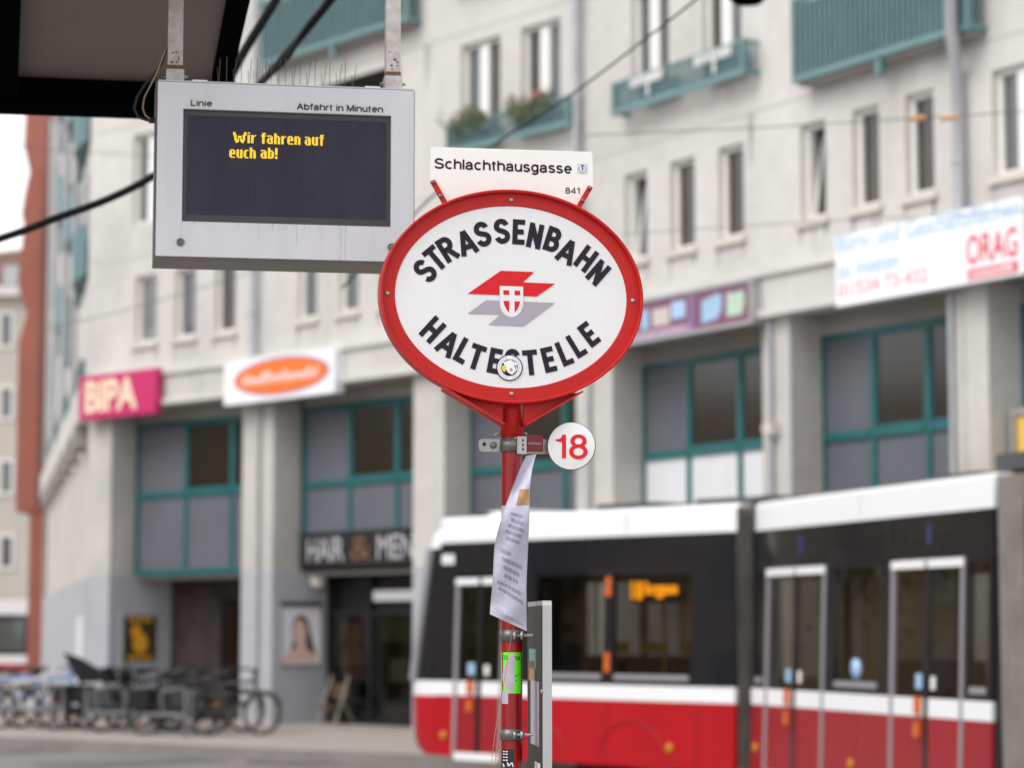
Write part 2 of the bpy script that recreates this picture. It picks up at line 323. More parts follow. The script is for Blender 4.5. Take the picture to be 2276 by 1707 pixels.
# ------------------------------------------------------------------ the concrete apartment building across the street
SZ = 7.06
PL = [atz(200, 795, SZ), atz(576, 745, SZ), atz(1307, 622, SZ), atz(2130, 437, SZ)]
PL.append(PL[3] + (PL[3] - PL[2]).normalized() * 9)
FA, FB, FC, FD = [Frame(PL[i], PL[i + 1]) for i in range(4)]
FAR = Vector((-14.9, 77, 0)); FS = Frame(FAR, PL[0])
bld = thing('apartment_building', (PL[2].x, PL[2].y, .15), 'pale concrete apartment building with teal railings and recessed shop windows, behind the tram', 'building')
ZTOP = 17.0; FT, FBOT = 6.66, 5.98
def holed_wall(mb, fr, s0, s1, z0, z1, holes, depth):
    xs = sorted({s0, s1} | {h[0] for h in holes} | {h[1] for h in holes}); zs = sorted({z0, z1} | {h[2] for h in holes} | {h[3] for h in holes})
    for a, b in zip(xs, xs[1:]):
        for c, d in zip(zs, zs[1:]):
            m_ = ((a + b) / 2, (c + d) / 2)
            if any(h[0] < m_[0] < h[1] and h[2] < m_[1] < h[3] for h in holes): continue
            mb.quad(fr.P(a, 0, c), fr.P(b, 0, c), fr.P(b, 0, d), fr.P(a, 0, d))
    for h in holes:
        a, b, c, d = h[:4]; k = -(h[4] if len(h) > 4 else depth)
        mb.cur = 1
        mb.quad(fr.P(a, 0, c), fr.P(a, 0, d), fr.P(a, k, d), fr.P(a, k, c)); mb.quad(fr.P(b, 0, d), fr.P(b, 0, c), fr.P(b, k, c), fr.P(b, k, d))
        mb.quad(fr.P(a, 0, d), fr.P(b, 0, d), fr.P(b, k, d), fr.P(a, k, d)); mb.quad(fr.P(b, 0, c), fr.P(a, 0, c), fr.P(a, k, c), fr.P(b, k, c))
        mb.cur = 0
def ring(mb, fr, s0, s1, z0, z1, w_, n0, n1, wb=None):
    wb = wb or w_
    mb.box(fr, s0, s0 + w_, n0, n1, z0, z1); mb.box(fr, s1 - w_, s1, n0, n1, z0, z1)
    mb.box(fr, s0 + w_, s1 - w_, n0, n1, z1 - w_, z1); mb.box(fr, s0 + w_, s1 - w_, n0, n1, z0, z0 + wb)
def small_window(fr, s0, s1, z0, z1, tilted=False, wide=False, sill=True):
    f = MB(); ring(f, fr, s0, s1, z0, z1, .065, -.22, -.10)
    if wide: f.box(fr, (s0 + s1) / 2 - .11, (s0 + s1) / 2 + .11, -.215, -.085, z0 + .065, z1 - .065)
    wo_ = f.build('window', 'wframe', bld)
    spans = [(s0 + .075, (s0 + s1) / 2 - .11), ((s0 + s1) / 2 + .11, s1 - .075)] if wide else [(s0 + .075, s1 - .075)]
    for a, b in spans:
        g = MB()
        if tilted:
            g.quad(fr.P(a, -.2, z0 + .07), fr.P(b, -.2, z0 + .07), fr.P(b, -.36, z1 - .07), fr.P(a, -.36, z1 - .07))
            h = MB()
            for q0, q1 in (((a, z0 + .075), (a, z1 - .075)), ((b, z0 + .075), (b, z1 - .075))):
                h.tube([fr.P(q0[0], -.19, q0[1]), fr.P(q1[0], -.35, q1[1])], .03, 4)
            h.build('sash', 'wframe', wo_)
            d = MB(); d.quad(fr.P(a, -.45, z0), fr.P(b, -.45, z0), fr.P(b, -.45, z1), fr.P(a, -.45, z1)); d.build('dark_backing', 'dark', wo_)  # plain dark sheet closing the opening behind the tilted pane
        else: g.quad(fr.P(a - .01, -.15, z0 + .055), fr.P(b + .01, -.15, z0 + .055), fr.P(b + .01, -.15, z1 - .055), fr.P(a - .01, -.15, z1 - .055))
        g.build('pane', random.choice(('glass', 'glass', 'glass_b', 'glass_c')), wo_)
    if sill:
        q = MB(); q.box(fr, s0 - .07, s1 + .06, -.10, .065, z0 - .10, z0 - .003); q.build('sill', 'sill', bld)
WZ = (7.2, 8.5); UZ = (9.5, 11.25)
bays = {
 'A': (FA, [(1.435, 2.09), (2.675, 3.29), (3.853, 4.45)], [(1.3, 2.25), (3.0, 3.95)], []),
 'B': (FB, [(1.216, 1.8), (2.44, 3.03), (3.62, 4.2), (6.0, 6.58), (7.2, 7.78)], [(5.823, 6.83), (7.356, 8.3)], [(1.5, 4.15, 8.98, 11.27, 1.3)]),
 'C': (FC, [(.994, 1.58), (2.162, 2.765), (3.33, 3.915), (5.172, 5.706), (6.259, 6.784), (7.295, 7.827)], [(1.195, 2.15), (2.98, 3.9)], [(6.4, 8.15, 8.98, 11.2, .9)]),
 'D': (FD, [(.63, 1.55), (2.5, 3.4), (4.4, 5.3)], [(.63, 1.6), (3, 4)], []),
}
for key, (fr, wins, ups, logs) in bays.items():
    holes = [(a, b, *WZ) for a, b in wins] + [(a, b, *UZ) for a, b in ups] + logs
    wm = MB(); holed_wall(wm, fr, 0, fr.L, FT, ZTOP, holes, .26); wm.build('wall', ['render', 'reveal'], bld)
    for i, (a, b) in enumerate(wins): small_window(fr, a, b, *WZ, tilted=(key == 'C' and i in (0, 3)), wide=(key == 'D'))
    for a, b in ups: small_window(fr, a, b, *UZ, wide=True, sill=False)
    for a, b, c, d, k in logs:
        q = MB(); q.quad(fr.P(a, -k, c), fr.P(b, -k, c), fr.P(b, -k, d), fr.P(a, -k, d)); lo = q.build('loggia_wall', 'loggia', bld); q = MB(); q.quad(fr.P(a + .01, -.02, d - .012), fr.P(b - .01, -.02, d - .012), fr.P(b - .01, -k + .01, d - .012), fr.P(a + .01, -k + .01, d - .012)); q.quad(fr.P(a + .012, -.02, c + .01), fr.P(a + .012, -.02, d - .02), fr.P(a + .012, -k + .01, d - .02), fr.P(a + .012, -k + .01, c + .01)); q.build('loggia_shade_sheet', 'loggia', bld)  # loggia shade painted in: dark back wall, dark sheets over ceiling and side
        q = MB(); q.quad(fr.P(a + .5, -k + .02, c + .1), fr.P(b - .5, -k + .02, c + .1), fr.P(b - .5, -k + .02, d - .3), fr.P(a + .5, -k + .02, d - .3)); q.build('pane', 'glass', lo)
    q = MB()
    for z in (8.86, 11.45, 14.0): q.box(fr, .02, fr.L - .02, .0, .003, z, z + .025)
    q.build('joint', 'joint', bld, kind='stuff')
    q = MB()
    for a, b in wins:
        for x_, wd in ((a - .05, random.uniform(.05, .12)), (b - .06, random.uniform(.05, .12)), (random.uniform(a, b), .05)):
            h = random.uniform(.15, .42); zt_ = WZ[0] - .10; q.quad(fr.P(x_, .002, zt_), fr.P(x_ + wd * .25, .002, zt_ - h), fr.P(x_ + wd * .6, .002, zt_ - h * .8), fr.P(x_ + wd, .002, zt_))
    for k in range(7):
        x_ = random.uniform(.1, fr.L - .2); h = random.uniform(.2, .9); zt_ = random.choice((8.86, 11.45)); wd = random.uniform(.06, .2)
        if any(a - .3 < x_ < b + .1 for a, b in ups + wins + [l_[:2] for l_ in logs]): continue
        q.quad(fr.P(x_, .002, zt_), fr.P(x_ + wd * .3, .002, zt_ - h), fr.P(x_ + wd * .5, .002, zt_ - h * .9), fr.P(x_ + wd, .002, zt_))
    q.build('rain_stain', 'stain', bld, kind='stuff')
    # fascia with its upper and lower ledges and the soffit behind it
    q = MB(); q.box(fr, -.02, fr.L + .02, -.6, .10, FBOT + .1, FT - .12); q.build('fascia', 'render', bld)
    q = MB(); q.box(fr, -.05, fr.L + .05, -.3, .17, FT - .12, FT); q.box(fr, -.05, fr.L + .05, -.25, .17, FBOT, FBOT + .1); q.build('ledge', 'lip', bld)
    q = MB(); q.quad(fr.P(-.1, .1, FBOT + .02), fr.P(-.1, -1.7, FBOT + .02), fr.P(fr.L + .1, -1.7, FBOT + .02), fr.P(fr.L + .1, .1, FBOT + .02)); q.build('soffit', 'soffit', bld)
ZG = 2.82
def column(fr, s0, s1, deep):
    q = MB(); q.box(fr, s0, s1, -.62, -.02, ZG, FBOT); q.build('column', 'render2', bld)
    q = MB(); q.box(fr, s0, s1, -deep, -.018, .15, ZG - .001); q.build('column_base', 'grey', bld)
column(FA, 0, .724, 1.5); column(FA, 4.68, FA.L + .12, 1.25); column(FB, .02, .47, 1.2)
column(FB, 4.56, 5.38, 1.2); column(FB, 8.62, FB.L + .1, 1.2); column(FC, .02, .62, 1.2)
column(FC, 4.27, 4.87, 1.2); column(FC, 8.0, FC.L + .05, 1.2); column(FD, .02, .45, 1.2); column(FD, 4.4, 5.2, 1.2)
MZT, MZM, MZB = 5.735, 4.36, 2.83
def mezzanine(fr, s0, s1, mull, zb=MZB, lower='panel', spots=False, panes=(0, 1, 1)):
    n = -.6; wdt = .075; f = MB()
    ring(f, fr, s0, s1, zb, MZT, wdt, n - .05, n + .05, .11)
    xs = [s0] + mull + [s1]
    for m_ in mull: f.box(fr, m_ - wdt / 2 - .01, m_ + wdt / 2 + .01, n - .045, n + .045, zb + .11, MZT - wdt)
    for a, b in zip(xs, xs[1:]): f.box(fr, a + .05, b - .05, n - .043, n + .06, MZM - .06, MZM + .05)
    q = MB(); q.box(fr, s0, s1, n - .045, n + .04, MZT + .002, FBOT + .019); 
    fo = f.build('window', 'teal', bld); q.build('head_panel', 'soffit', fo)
    for i, (a, b) in enumerate(zip(xs, xs[1:])):
        g = MB(); g.box(fr, a + .03, b - .03, n - .02, n + .012, MZM + .04, MZT - .06); g.build('pane' if panes[i] else 'panel', 'glass2' if panes[i] else 'panel', fo)
        g = MB(); g.box(fr, a + .03, b - .03, n - .02, n + .014, zb + .09, MZM - .05); g.build('panel', lower, fo)
        if panes[i]:
            g = MB(); ring(g, fr, a + .04, b - .04, MZM + .055, MZT - .075, .04, n + .012, n + .03); g.build('sash', 'teal', fo)
    return fo
mezzanine(FA, .80, 4.66, [2.334, 3.711])
mezzanine(FB, .62, 4.30, [2.022, 3.385], zb=3.4)
mezzanine(FB, 5.34, 8.62, [6.55, 7.72])
mezzanine(FC, .60, 4.25, [1.782, 3.018], lower='wpanel')
mezzanine(FC, 4.84, 8.0, [5.913, 6.985])
mezzanine(FD, .45, 4.4, [1.7, 3.0])
# street-level recesses: back walls, undersides, entrances
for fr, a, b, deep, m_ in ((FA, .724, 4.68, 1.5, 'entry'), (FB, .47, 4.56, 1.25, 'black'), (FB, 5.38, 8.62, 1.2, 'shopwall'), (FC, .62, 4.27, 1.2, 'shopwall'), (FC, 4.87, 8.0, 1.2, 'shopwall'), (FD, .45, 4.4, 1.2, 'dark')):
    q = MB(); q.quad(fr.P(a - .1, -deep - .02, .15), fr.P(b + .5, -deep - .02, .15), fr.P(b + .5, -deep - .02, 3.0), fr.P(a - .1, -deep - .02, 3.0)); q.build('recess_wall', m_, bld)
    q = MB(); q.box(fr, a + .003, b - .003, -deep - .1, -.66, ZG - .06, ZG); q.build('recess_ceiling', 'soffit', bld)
# entrance in the left recess
e = MB(); ring(e, FA, 2.3, 4.55, .16, 2.45, .07, -1.5, -1.44); eo = e.build('entrance', 'black', bld)
for a, b, m_, z0, z1 in ((2.5, 2.75, 'maroon', .5, 2.3), (3.0, 3.35, 'hide', .7, 2.0), (3.42, 3.62, 'hide', .7, 1.95), (3.72, 3.86, 'grey', .6, 2.05), (3.95, 4.17, 'cyan', .95, 2.1)):
    q = MB(); q.box(FA, a, b, -1.50, -1.47, z0, z1); q.build('notice', m_, eo)
q = MB(); q.box(FA, 2.37, 4.48, -1.465, -1.455, .2, 2.38); q.build('pane', 'dglass', eo)
# salon front in the middle recess
e = MB(); ring(e, FB, .62, 4.55, .16, 2.80, .07, -1.25, -1.18); e.box(FB, 1.75, 1.83, -1.25, -1.18, .2, 2.75); e.box(FB, .69, 4.5, -1.249, -1.185, 2.05, 2.13); eo = e.build('shopfront', 'black', bld)
for a, b in ((.69, 1.75), (1.83, 4.48)):
    q = MB(); q.box(FB, a, b, -1.215, -1.205, .22, 2.05); q.build('pane', 'dglass', eo)
for a, b, m_, z0, z1 in ((.85, 1.1, 'tanprint', 1.0, 1.95), (1.2, 1.45, 'hide', .9, 1.9), (2.05, 3.2, 'leaf', 1.6, 2.02), (2.3, 2.8, 'grey', .9, 1.3)):
    q = MB(); q.box(FB, a, b, -1.26, -1.24, z0, z1); q.build('display_print', m_, eo)
q = MB(); q.box(FB, 2.0, 3.4, -1.18, -1.10, 2.3, 2.48); q.build('strip_light', 'pwhite', eo)
# downpipes
def downpipe(fr, s, z0, z1, kink=None):
    q = MB(); s2 = fr.hit(2114, 60, .42)[0]
    if kink: q.tube([fr.P(s2, .42, z1), fr.P(s2, .42, kink + .4), fr.P(s, .13, kink), fr.P(s, .13, z0)], .075, 10)
    else: q.tube([fr.P(s, .13, z1), fr.P(s, .13, z0)], .06, 10)
    o = q.build('downpipe', 'zinc', bld)
    c = MB()
    for z in (z0 + .8, (z0 + z1) / 2, z1 - 1.5): c.lathe(fr.P(s, .13, z) if not kink or z < kink else fr.P(s2, .42, z), (0, 0, 1), [(.07, -.02), (.085, -.02), (.085, .02), (.07, .02)], 10)
    c.build('collar', 'zinc', o)
downpipe(FA, FA.L - .02, FT, ZTOP); downpipe(FB, FB.L - .12, FT, ZTOP); downpipe(FC, FC.hit(2129, 300, .13)[0], FT, ZTOP, kink=FC.hit(2125, 150, .2)[1])
for fr, s in ((FB, .06), (FC, .05), (FC, 8.1), (FC, 4.5)):
    q = MB(); q.tube([fr.P(s, .03, FBOT - .01), fr.P(s, .03, .2)], .035, 8); q.build('downpipe', 'zinc', bld)
# balconies and window railings
def railing(fr, s0, s1, z0, z1, n, pitch=.085, sides=True, floor=False, m_='teal_rail'):
    f = MB()
    f.box(fr, s0, s1, n - .05, n, z0, z0 + .09); f.box(fr, s0, s1, n - .05, n, z1 - .05, z1)
    for a in (s0, s1):
        f.box(fr, a - .03, a + .03, n - .055, n + .005, z0 - .003, z1 + .003)
        if sides: f.box(fr, a - .02, a + .02, 0, n - .055, z0 + .01, z0 + .085); f.box(fr, a - .02, a + .02, 0, n - .055, z1 - .045, z1 - .005)
    o = f.build('balcony' if floor else 'window_railing', m_, bld)
    b = MB(); k = int((s1 - s0) / pitch)
    for i in range(1, k): a = s0 + (s1 - s0) * i / k; b.box(fr, a - .014, a + .014, n - .04, n - .012, z0 + .085, z1 - .045)
    if sides:
        for a in (s0, s1):
            for j in range(1, int(n / pitch)): b.box(fr, a - .012, a + .012, j * pitch - .014, j * pitch + .014, z0 + .085, z1 - .045)
    b.build('bars', m_, o, kind='stuff')
    if floor:
        q = MB(); q.box(fr, s0 + .03, s1 - .03, 0, n - .06, z0 - .04, z0 + .07); q.build('floor_slab', 'soffit', o)
        q = MB(); q.box(fr, (s0 + s1) / 2 - .05, (s0 + s1) / 2 + .05, n - .12, n - .02, z0 - .22, z0 - .002); q.build('outlet', m_, o)
        q = MB(); q.box(fr, s0 + .05, s1 - .05, n - .075, n - .056, z0 + .1, z1 - .1); q.build('screen', 'teal_screen', o)
    return o
def planter(o, fr, s0, s1, z, flowers):
    q = MB(); q.box(fr, s0, s1, .02, .17, z, z + .2); p = q.build('planter_box', 'teal_dark', o)
    if flowers:
        for i in range(int((s1 - s0) / .11)):
            c = fr.P(s0 + .06 + i * .11, .30 + random.uniform(-.06, .06), z + .24 + random.uniform(0, .14)); lf = MB()
            for j in range(70):
                d = Vector((random.gauss(0, .07), random.gauss(0, .07), random.gauss(.02, .08))); a = Vector((random.uniform(-1, 1), random.uniform(-1, 1), random.uniform(-1, 1))).normalized() * .035; b = a.cross(Vector((random.uniform(-1, 1), .3, .8))).normalized() * .03
                lf.cur = 1 if (random.random() < .22 and d.z > .05) else 0
                lf.quad(c + d - a, c + d - b, c + d + a, c + d + b)
            lf.build('geranium', ['leaf', 'flower'], p, kind='stuff')
o = railing(FB, 5.81, 8.77, 9.42, 9.88, .28); planter(o, FB, 5.95, 6.9, 9.55, True); planter(o, FB, 7.4, 8.5, 9.55, True)
o = railing(FC, 1.10, 4.29, 9.35, 9.84, .28)
for a, b in ((1.62, 2.45), (3.2, 4.1)):
    q = MB()
    for i in range(9): q.box(FC, a + (b - a) * i / 9, a + (b - a) * i / 9 + .045, .285, .31, 9.66, 9.80)
    q.box(FC, (a + b) / 2 - .025, (a + b) / 2 + .025, .285, .30, 9.48, 9.70); q.build('planter_frame', 'wframe', o)
    planter(o, FC, a, b, 9.5, False)
n_ = .32; b0 = FC.hit(1763, 185, n_); b1 = FC.hit(2149, 63, n_); railing(FC, b0[0], b1[0], (b0[1] + b1[1]) / 2, b0[1] + 1.15, n_, floor=True, pitch=.1)
b0 = FB.hit(580, 141, n_); b1 = FB.hit(902, 51, n_); railing(FB, b0[0], b1[0], (b0[1] + b1[1]) / 2, b0[1] + 1.15, n_, floor=True, pitch=.1); railing(FB, 5.8, 8.7, 12.2, 12.7, .28)
# side-street elevation of the same building, bowed teal balconies
q = MB(); q.quad(FS.P(0, 0, FT), FS.P(FS.L, 0, FT), FS.P(FS.L, 0, ZTOP), FS.P(0, 0, ZTOP)); q.build('wall', 'render', bld)
q = MB(); q.box(FS, 0, FS.L, -.4, .0, .15, ZG); q.build('wall_base', 'grey', bld)
q = MB(); q.quad(FS.P(0, -.12, ZG), FS.P(FS.L, -.12, ZG), FS.P(FS.L, -.12, FBOT), FS.P(0, -.12, FBOT)); q.build('wall', 'render2', bld)
q = MB(); q.box(FS, 0, FS.L, -.3, .14, FBOT, FT); q.build('fascia', 'render', bld)
for i in range(7):
    a = 2 + i * 4.0
    q = MB(); q.box(FS, a, a + 2.8, .0, .09, 6.75, 7.28); q.build('window', 'teal_dark', bld)
    q = MB(); q.box(FS, a + .3, a + 2.0, -.125, .145, FBOT - .42, FBOT - .003); q.build('bracket', 'soffit', bld)
for st, (s_, ph) in enumerate(((28.2, 0), (23.2, 1.6), (17.0, .4))):
    for fl in range(4):
        zc = 8.9 + ph + fl * 2.75
        if zc > ZTOP - 1.2: continue
        q = MB(); k = 9; pts = [(s_ - 1.5 + 3 * i / k, .05 + .22 * math.sin(math.pi * i / k)) for i in range(k + 1)]
        for (a, n0), (b, n1) in zip(pts, pts[1:]): q.quad(FS.P(a, n0, zc), FS.P(b, n1, zc), FS.P(b, n1, zc + 1.05), FS.P(a, n0, zc + 1.05))
        q.add([FS.P(a, n0, zc) for a, n0 in pts], [list(range(k, -1, -1))]); q.build('bowed_balcony', 'teal_far', bld)
        q = MB(); q.box(FS, s_ - .9, s_ + .9, .0, .04, zc + 1.06, zc + 2.2); q.build('window', 'glass', bld)
for s_, ph in ((26.0, .9), (20.2, 0.2), (13.8, 1.2), (8.2, .4), (3.6, 1.0)):
    for fl in range(4):
        zc = 7.9 + ph + fl * 2.75
        if zc < ZTOP - 1.8: q = MB(); q.box(FS, s_ - .7, s_ + .7, -.02, .07, zc, zc + 1.5); wo_ = q.build('window', 'teal_far', bld); q = MB(); q.box(FS, s_ - .6, s_ + .6, .07, .08, zc + .1, zc + 1.4); q.build('pane', 'glass_c', wo_)
for s_ in (25.4, 19.0, 12, 6):
    q = MB(); q.tube([FS.P(s_, .12, FT), FS.P(s_, .12, ZTOP)], .07, 8); q.build('downpipe', 'zinc', bld)
q = MB(); q.box(FS, 29.6, 30.3, .0, .10, .75, 2.05); q.build('notice_board', 'pwhite', bld)
q = MB(); rp = [FAR, *PL, PL[4] + Vector((20, 14, 0)), Vector((10, 95, 0))]; rp = [Vector((p.x, p.y, ZTOP + .003)) for p in rp]; q.add(rp, [list(range(len(rp)))]); q.build('roof', 'soffit', bld)
q = MB(); a, b, c = rp[-2], rp[-1], rp[0]
for p0, p1 in ((a, b), (b, c)): q.quad(Vector((p0.x, p0.y, 0)), Vector((p1.x, p1.y, 0)), p1, p0)
q.quad(Vector((rp[-3].x, rp[-3].y, 0)), Vector((a.x, a.y, 0)), a, rp[-3]); q.build('wall', 'render', bld)
# dark sheets added behind the panes so that no daylight leaks through the rooms
q = MB()
for fr in (FA, FB, FC, FD): q.quad(fr.P(-.3, -2.2, .1), fr.P(fr.L + .6, -2.2, .1), fr.P(fr.L + .6, -2.2, ZTOP), fr.P(-.3, -2.2, ZTOP))
q.build('daylight_block', 'dark', bld)

# ------------------------------------------------------------------ shop signs, posters and lamps on the building
def sign_box(name, fr, s0, s1, z0, z1, n0, n1, m_, label, rim=None):
    t = thing(name, fr.P((s0 + s1) / 2, (n0 + n1) / 2, z0), label, 'sign')
    q = MB(); q.box(fr, s0, s1, n0, n1, z0, z1); q.build('sign_case', m_, t)
    if rim:
        q = MB(); ring(q, fr, s0 - .03, s1 + .03, z0 - .03, z1 + .03, .05, n0 - .01, n1 + .02); q.build('sign_rim', rim, t)
    return t
t = sign_box('shop_sign', FA, .10, 2.53, 5.81, 6.65, .175, .31, 'pink', 'magenta box sign reading BIPA on the far corner of the facade')
q = MB(); textq(q, FA.P(.30, .314, 5.93), FA.P(1.95, .314, 5.93), FA.P(.30, .314, 6.55), 'BIPA', .035, .95); q.build('lettering', 'peach', t)
fr2 = Frame(FA.P(4.60, .36, 0), FB.P(2.76, .30, 0))
t = sign_box('shop_sign', fr2, 0, fr2.L, 5.80, 6.55, -.2, 0, 'swhite', 'white box sign with an orange oval, above the salon')
cx, cz = fr2.hit(624, 835)
for k, (rx, rz, m_, d) in enumerate(((1.50, .335, 'spurple', .003), (1.44, .30, 'sorange', .006))):
    q = MB(); q.add([fr2.P(cx + rx * .94 * math.cos(R(a)), d, cz + rz * math.sin(R(a))) for a in range(0, 360, 8)], [list(range(45))]); q.build('oval', m_, t)
q = MB(); x = cx - 1.12
while x < cx + 1.1:
    wd = random.uniform(.05, .11); h = random.choice((.12, .13, .2)); q.box(fr2, x, x + wd * .55, .006, .010, cz - .10, cz - .10 + h); q.box(fr2, x, x + wd, .0062, .0098, cz - .10 + h - .05, cz - .10 + h - .012); x += wd + .035
q.build('lettering', 'swhite', t)
t = sign_box('shop_sign', FC, 1.0, 4.40, 5.93, 6.50, .105, .26, 'purple', 'purple shop sign with pale blue and green shapes, right of the oval stop sign', rim='alu')
q = MB(); q.box(FC, 3.0, 3.06, .26, .266, 5.95, 6.48); q.box(FC, 1.02, 3.0, .258, .264, 5.95, 6.06); q.build('print_band', 'spurple', t)
for poly, m_ in (([(3.28, 6.02), (3.62, 6.05), (3.74, 6.16), (3.74, 6.36), (3.66, 6.40), (3.28, 6.33)], 'sblue'), ([(3.86, 6.05), (4.20, 6.05), (4.26, 6.2), (4.24, 6.38), (4.05, 6.36), (3.86, 6.38)], 'sgreen'),
                 ([(1.78, 6.09), (1.98, 6.09), (1.98, 6.36), (1.82, 6.38)], 'sblue'), ([(2.08, 6.1), (2.5, 6.1), (2.5, 6.35), (2.08, 6.35)], 'tanprint'), ([(2.55, 6.16), (2.88, 6.16), (2.88, 6.4), (2.55, 6.4)], 'lblue')):
    q = MB(); q.prism(FC, poly, .262, .267); q.build('print_shape', m_, t)
q = MB()
for i in range(26): q.box(FC, 1.6 + i * .05, 1.6 + i * .05 + random.uniform(.02, .04), .265, .268, 5.975, 6.04)
q.build('lettering', 'tanprint', t)
t = sign_box('shop_sign', FC, 6.25, 9.67, 5.91, 6.82, .175, .30, 'swhite', 'long white sign with blue lines of text and red ORAG lettering')
P5 = lambda x, y: FC.hit(1850 + x / 5.19, 440 + y / 5.19, .304)
def line(p0, p1, hgt, txt, m_, off=0., sp=1.):
    a = P5(*p0); b = P5(*p1); z0 = (a[1] + b[1]) / 2; q = MB(); textq(q, FC.P(a[0], .304, z0), FC.P(b[0], .304, z0), FC.P(a[0], .304, z0 + hgt), txt, off, sp); q.build('lettering', m_, t)
line((60, 660), (2160, 180), .235, 'Büro- und Geschäftsflächen', 'lblue', .012); line((60, 935), (770, 800), .20, 'zu mieten', 'lblue', .012)
line((70, 1160), (1100, 960), .19, '01/534 73-432', 'pinkred', .012); line((1545, 790), (2140, 660), .36, 'ORAG', 'pred', .02)
a = P5(1560, 985); b = P5(2145, 850); zz = 5.945
q = MB(); q.box(FC, a[0], b[0], .302, .306, zz, zz + .13); q.build('print_band', 'pred', t)
q = MB(); x = a[0] + .06
while x < b[0] - .1: wd = random.uniform(.03, .06); q.box(FC, x, x + wd, .306, .308, zz + .035, zz + random.choice((.085, .10))); x += wd + .02
q.build('lettering', 'swhite', t)
t = sign_box('shop_sign', FB, .62, 4.50, 2.87, 3.50, -.60, -.50, 'black', 'black fascia sign reading HAIR & MEN over the salon entrance')
for txt, a, b, m_ in (('HAIR', .85, 1.95, 'sletter'), ('&', 2.15, 2.75, 'bronze'), ('MEN', 2.93, 3.95, 'sletter')):
    q = MB(); textq(q, FB.P(a, -.496, 2.99), FB.P(b, -.496, 2.99), FB.P(a, -.496, 3.40), txt, .0, .95); q.build('lettering', m_, t)
# cases on the jambs of the recesses (jambs run back from the street)
def jamb(fr, s): return Frame(fr.P(s, 0, 0), fr.P(s, -1, 0))
JA = jamb(FA, .724 + .002); JA.n = FA.u.copy(); JB = jamb(FB, .47 + .002); JB.n = FB.u.copy()
def jhit(j, x, y): return j.hit(x, y)
a0, za = JA.hit(273, 1369); a1, zb = JA.hit(347, 1472)
t = thing('poster', JA.P((a0 + a1) / 2, 0, zb), 'small black and gold poster on the grey wall above the bicycles', 'poster')
q = MB(); ring(q, JA, a0 - .06, a1 + .06, zb - .06, za + .06, .06, 0, .03); q.build('poster_frame', 'grey', t)
q = MB(); q.box(JA, a0, a1, 0, .02, zb, za); q.build('poster_sheet', 'pblack', t)
cx, cz, hw = (a0 + a1) / 2, (za + zb) / 2, (a1 - a0) / 2
q = MB()
q.prism(JA, [(cx + hw * .45 * math.cos(R(k)), cz - .08 + .2 * math.sin(R(k))) for k in range(0, 360, 20)], .021, .024); q.prism(JA, [(cx - .1 + .13 * math.cos(R(k)), cz + .14 + .13 * math.sin(R(k))) for k in range(0, 360, 20)], .0205, .0235)
for zz in (za - .12, zb + .05):
    for i in range(6): q.box(JA, cx - hw * .7 + i * hw * .24, cx - hw * .7 + i * hw * .24 + hw * .17, .0205, .0236, zz, zz + .08)
q.build('print_shape', 'gold', t)
a0, za = JB.hit(623, 1350); a1, zb = JB.hit(709, 1476)
t = thing('poster', JB.P((a0 + a1) / 2, 0, zb), 'framed salon poster showing a long-haired head, on the grey pillar', 'poster')
q = MB(); ring(q, JB, a0 - .03, a1 + .03, zb - .03, za + .03, .035, 0, .05); q.build('poster_frame', 'alu', t)
q = MB(); q.box(JB, a0 + .0, a1 + .02, .01, .055, za + .031, za + .09); q.build('poster_header', 'black', t)
q = MB(); q.box(JB, a0, a1, 0, .02, zb, za); q.build('poster_sheet', 'pwhite', t)
W_, H_ = a1 - a0, za - zb; px = lambda u, v: (a0 + W_ * u, zb + H_ * v)
q = MB(); q.prism(JB, [px(*p) for p in ((.22, .12), (.92, .14), (.85, .3), (.74, .62), (.68, .8), (.52, .88), (.36, .82), (.28, .66), (.30, .4), (.26, .25))], .02, .023); q.build('print_shape', 'hair', t)
q = MB(); q.prism(JB, [px(*p) for p in ((.06, .04), (.95, .04), (.9, .15), (.66, .26), (.62, .4), (.66, .56), (.58, .74), (.44, .80), (.34, .7), (.30, .55), (.34, .4), (.42, .3), (.12, .16))], .0232, .0255); q.build('print_shape', 'skin', t)
t = thing('globe_lamp', JB.P(1.05, .18, 2.62), 'round white globe lamp at the top of the grey pillar', 'lamp')
a, z = JB.hit(694, 1290); c = JB.P(min(a, 1.1), .17, z); q = MB(); q.lathe(c, (0, 0, 1), [(.15 * math.sin(R(k)) + .0001, -.15 * math.cos(R(k))) for k in range(0, 181, 18)], 16); q.build('globe', 'lampglass', t)
q = MB(); q.tube([c, JB.P(min(a, 1.1), -.01, z)], .03, 8); q.build('bracket', 'dsteel', t)
t = thing('wall_lamp', FC.P(4.66, .0, 4.42), 'small beige wall light on the column between the two right-hand windows', 'lamp')
a, z = FC.hit(1722, 953); q = MB(); q.box(FC, a - .1, a + .1, -.02, .14, z - .06, z + .06); q.build('lamp_body', 'sill', t); q = MB(); q.box(FC, a - .07, a + .07, -.02, .11, z - .10, z - .061); q.build('lamp_glass', 'lampglass', t)
t = thing('yellow_sign', FD.P(1.1, -.3, 3.4), 'yellow sign in a pale frame at the right edge of the picture', 'sign')
a, z = FD.hit(2247, 910, -.3); q = MB(); ring(q, FD, a, a + 1.3, 3.2, z, .08, -.4, -.27); q.build('sign_rim', 'alu', t); q = MB(); q.box(FD, a + .1, a + 1.2, -.38, -.30, 3.3, z - .1); q.build('sign_case', 'cyel', t)
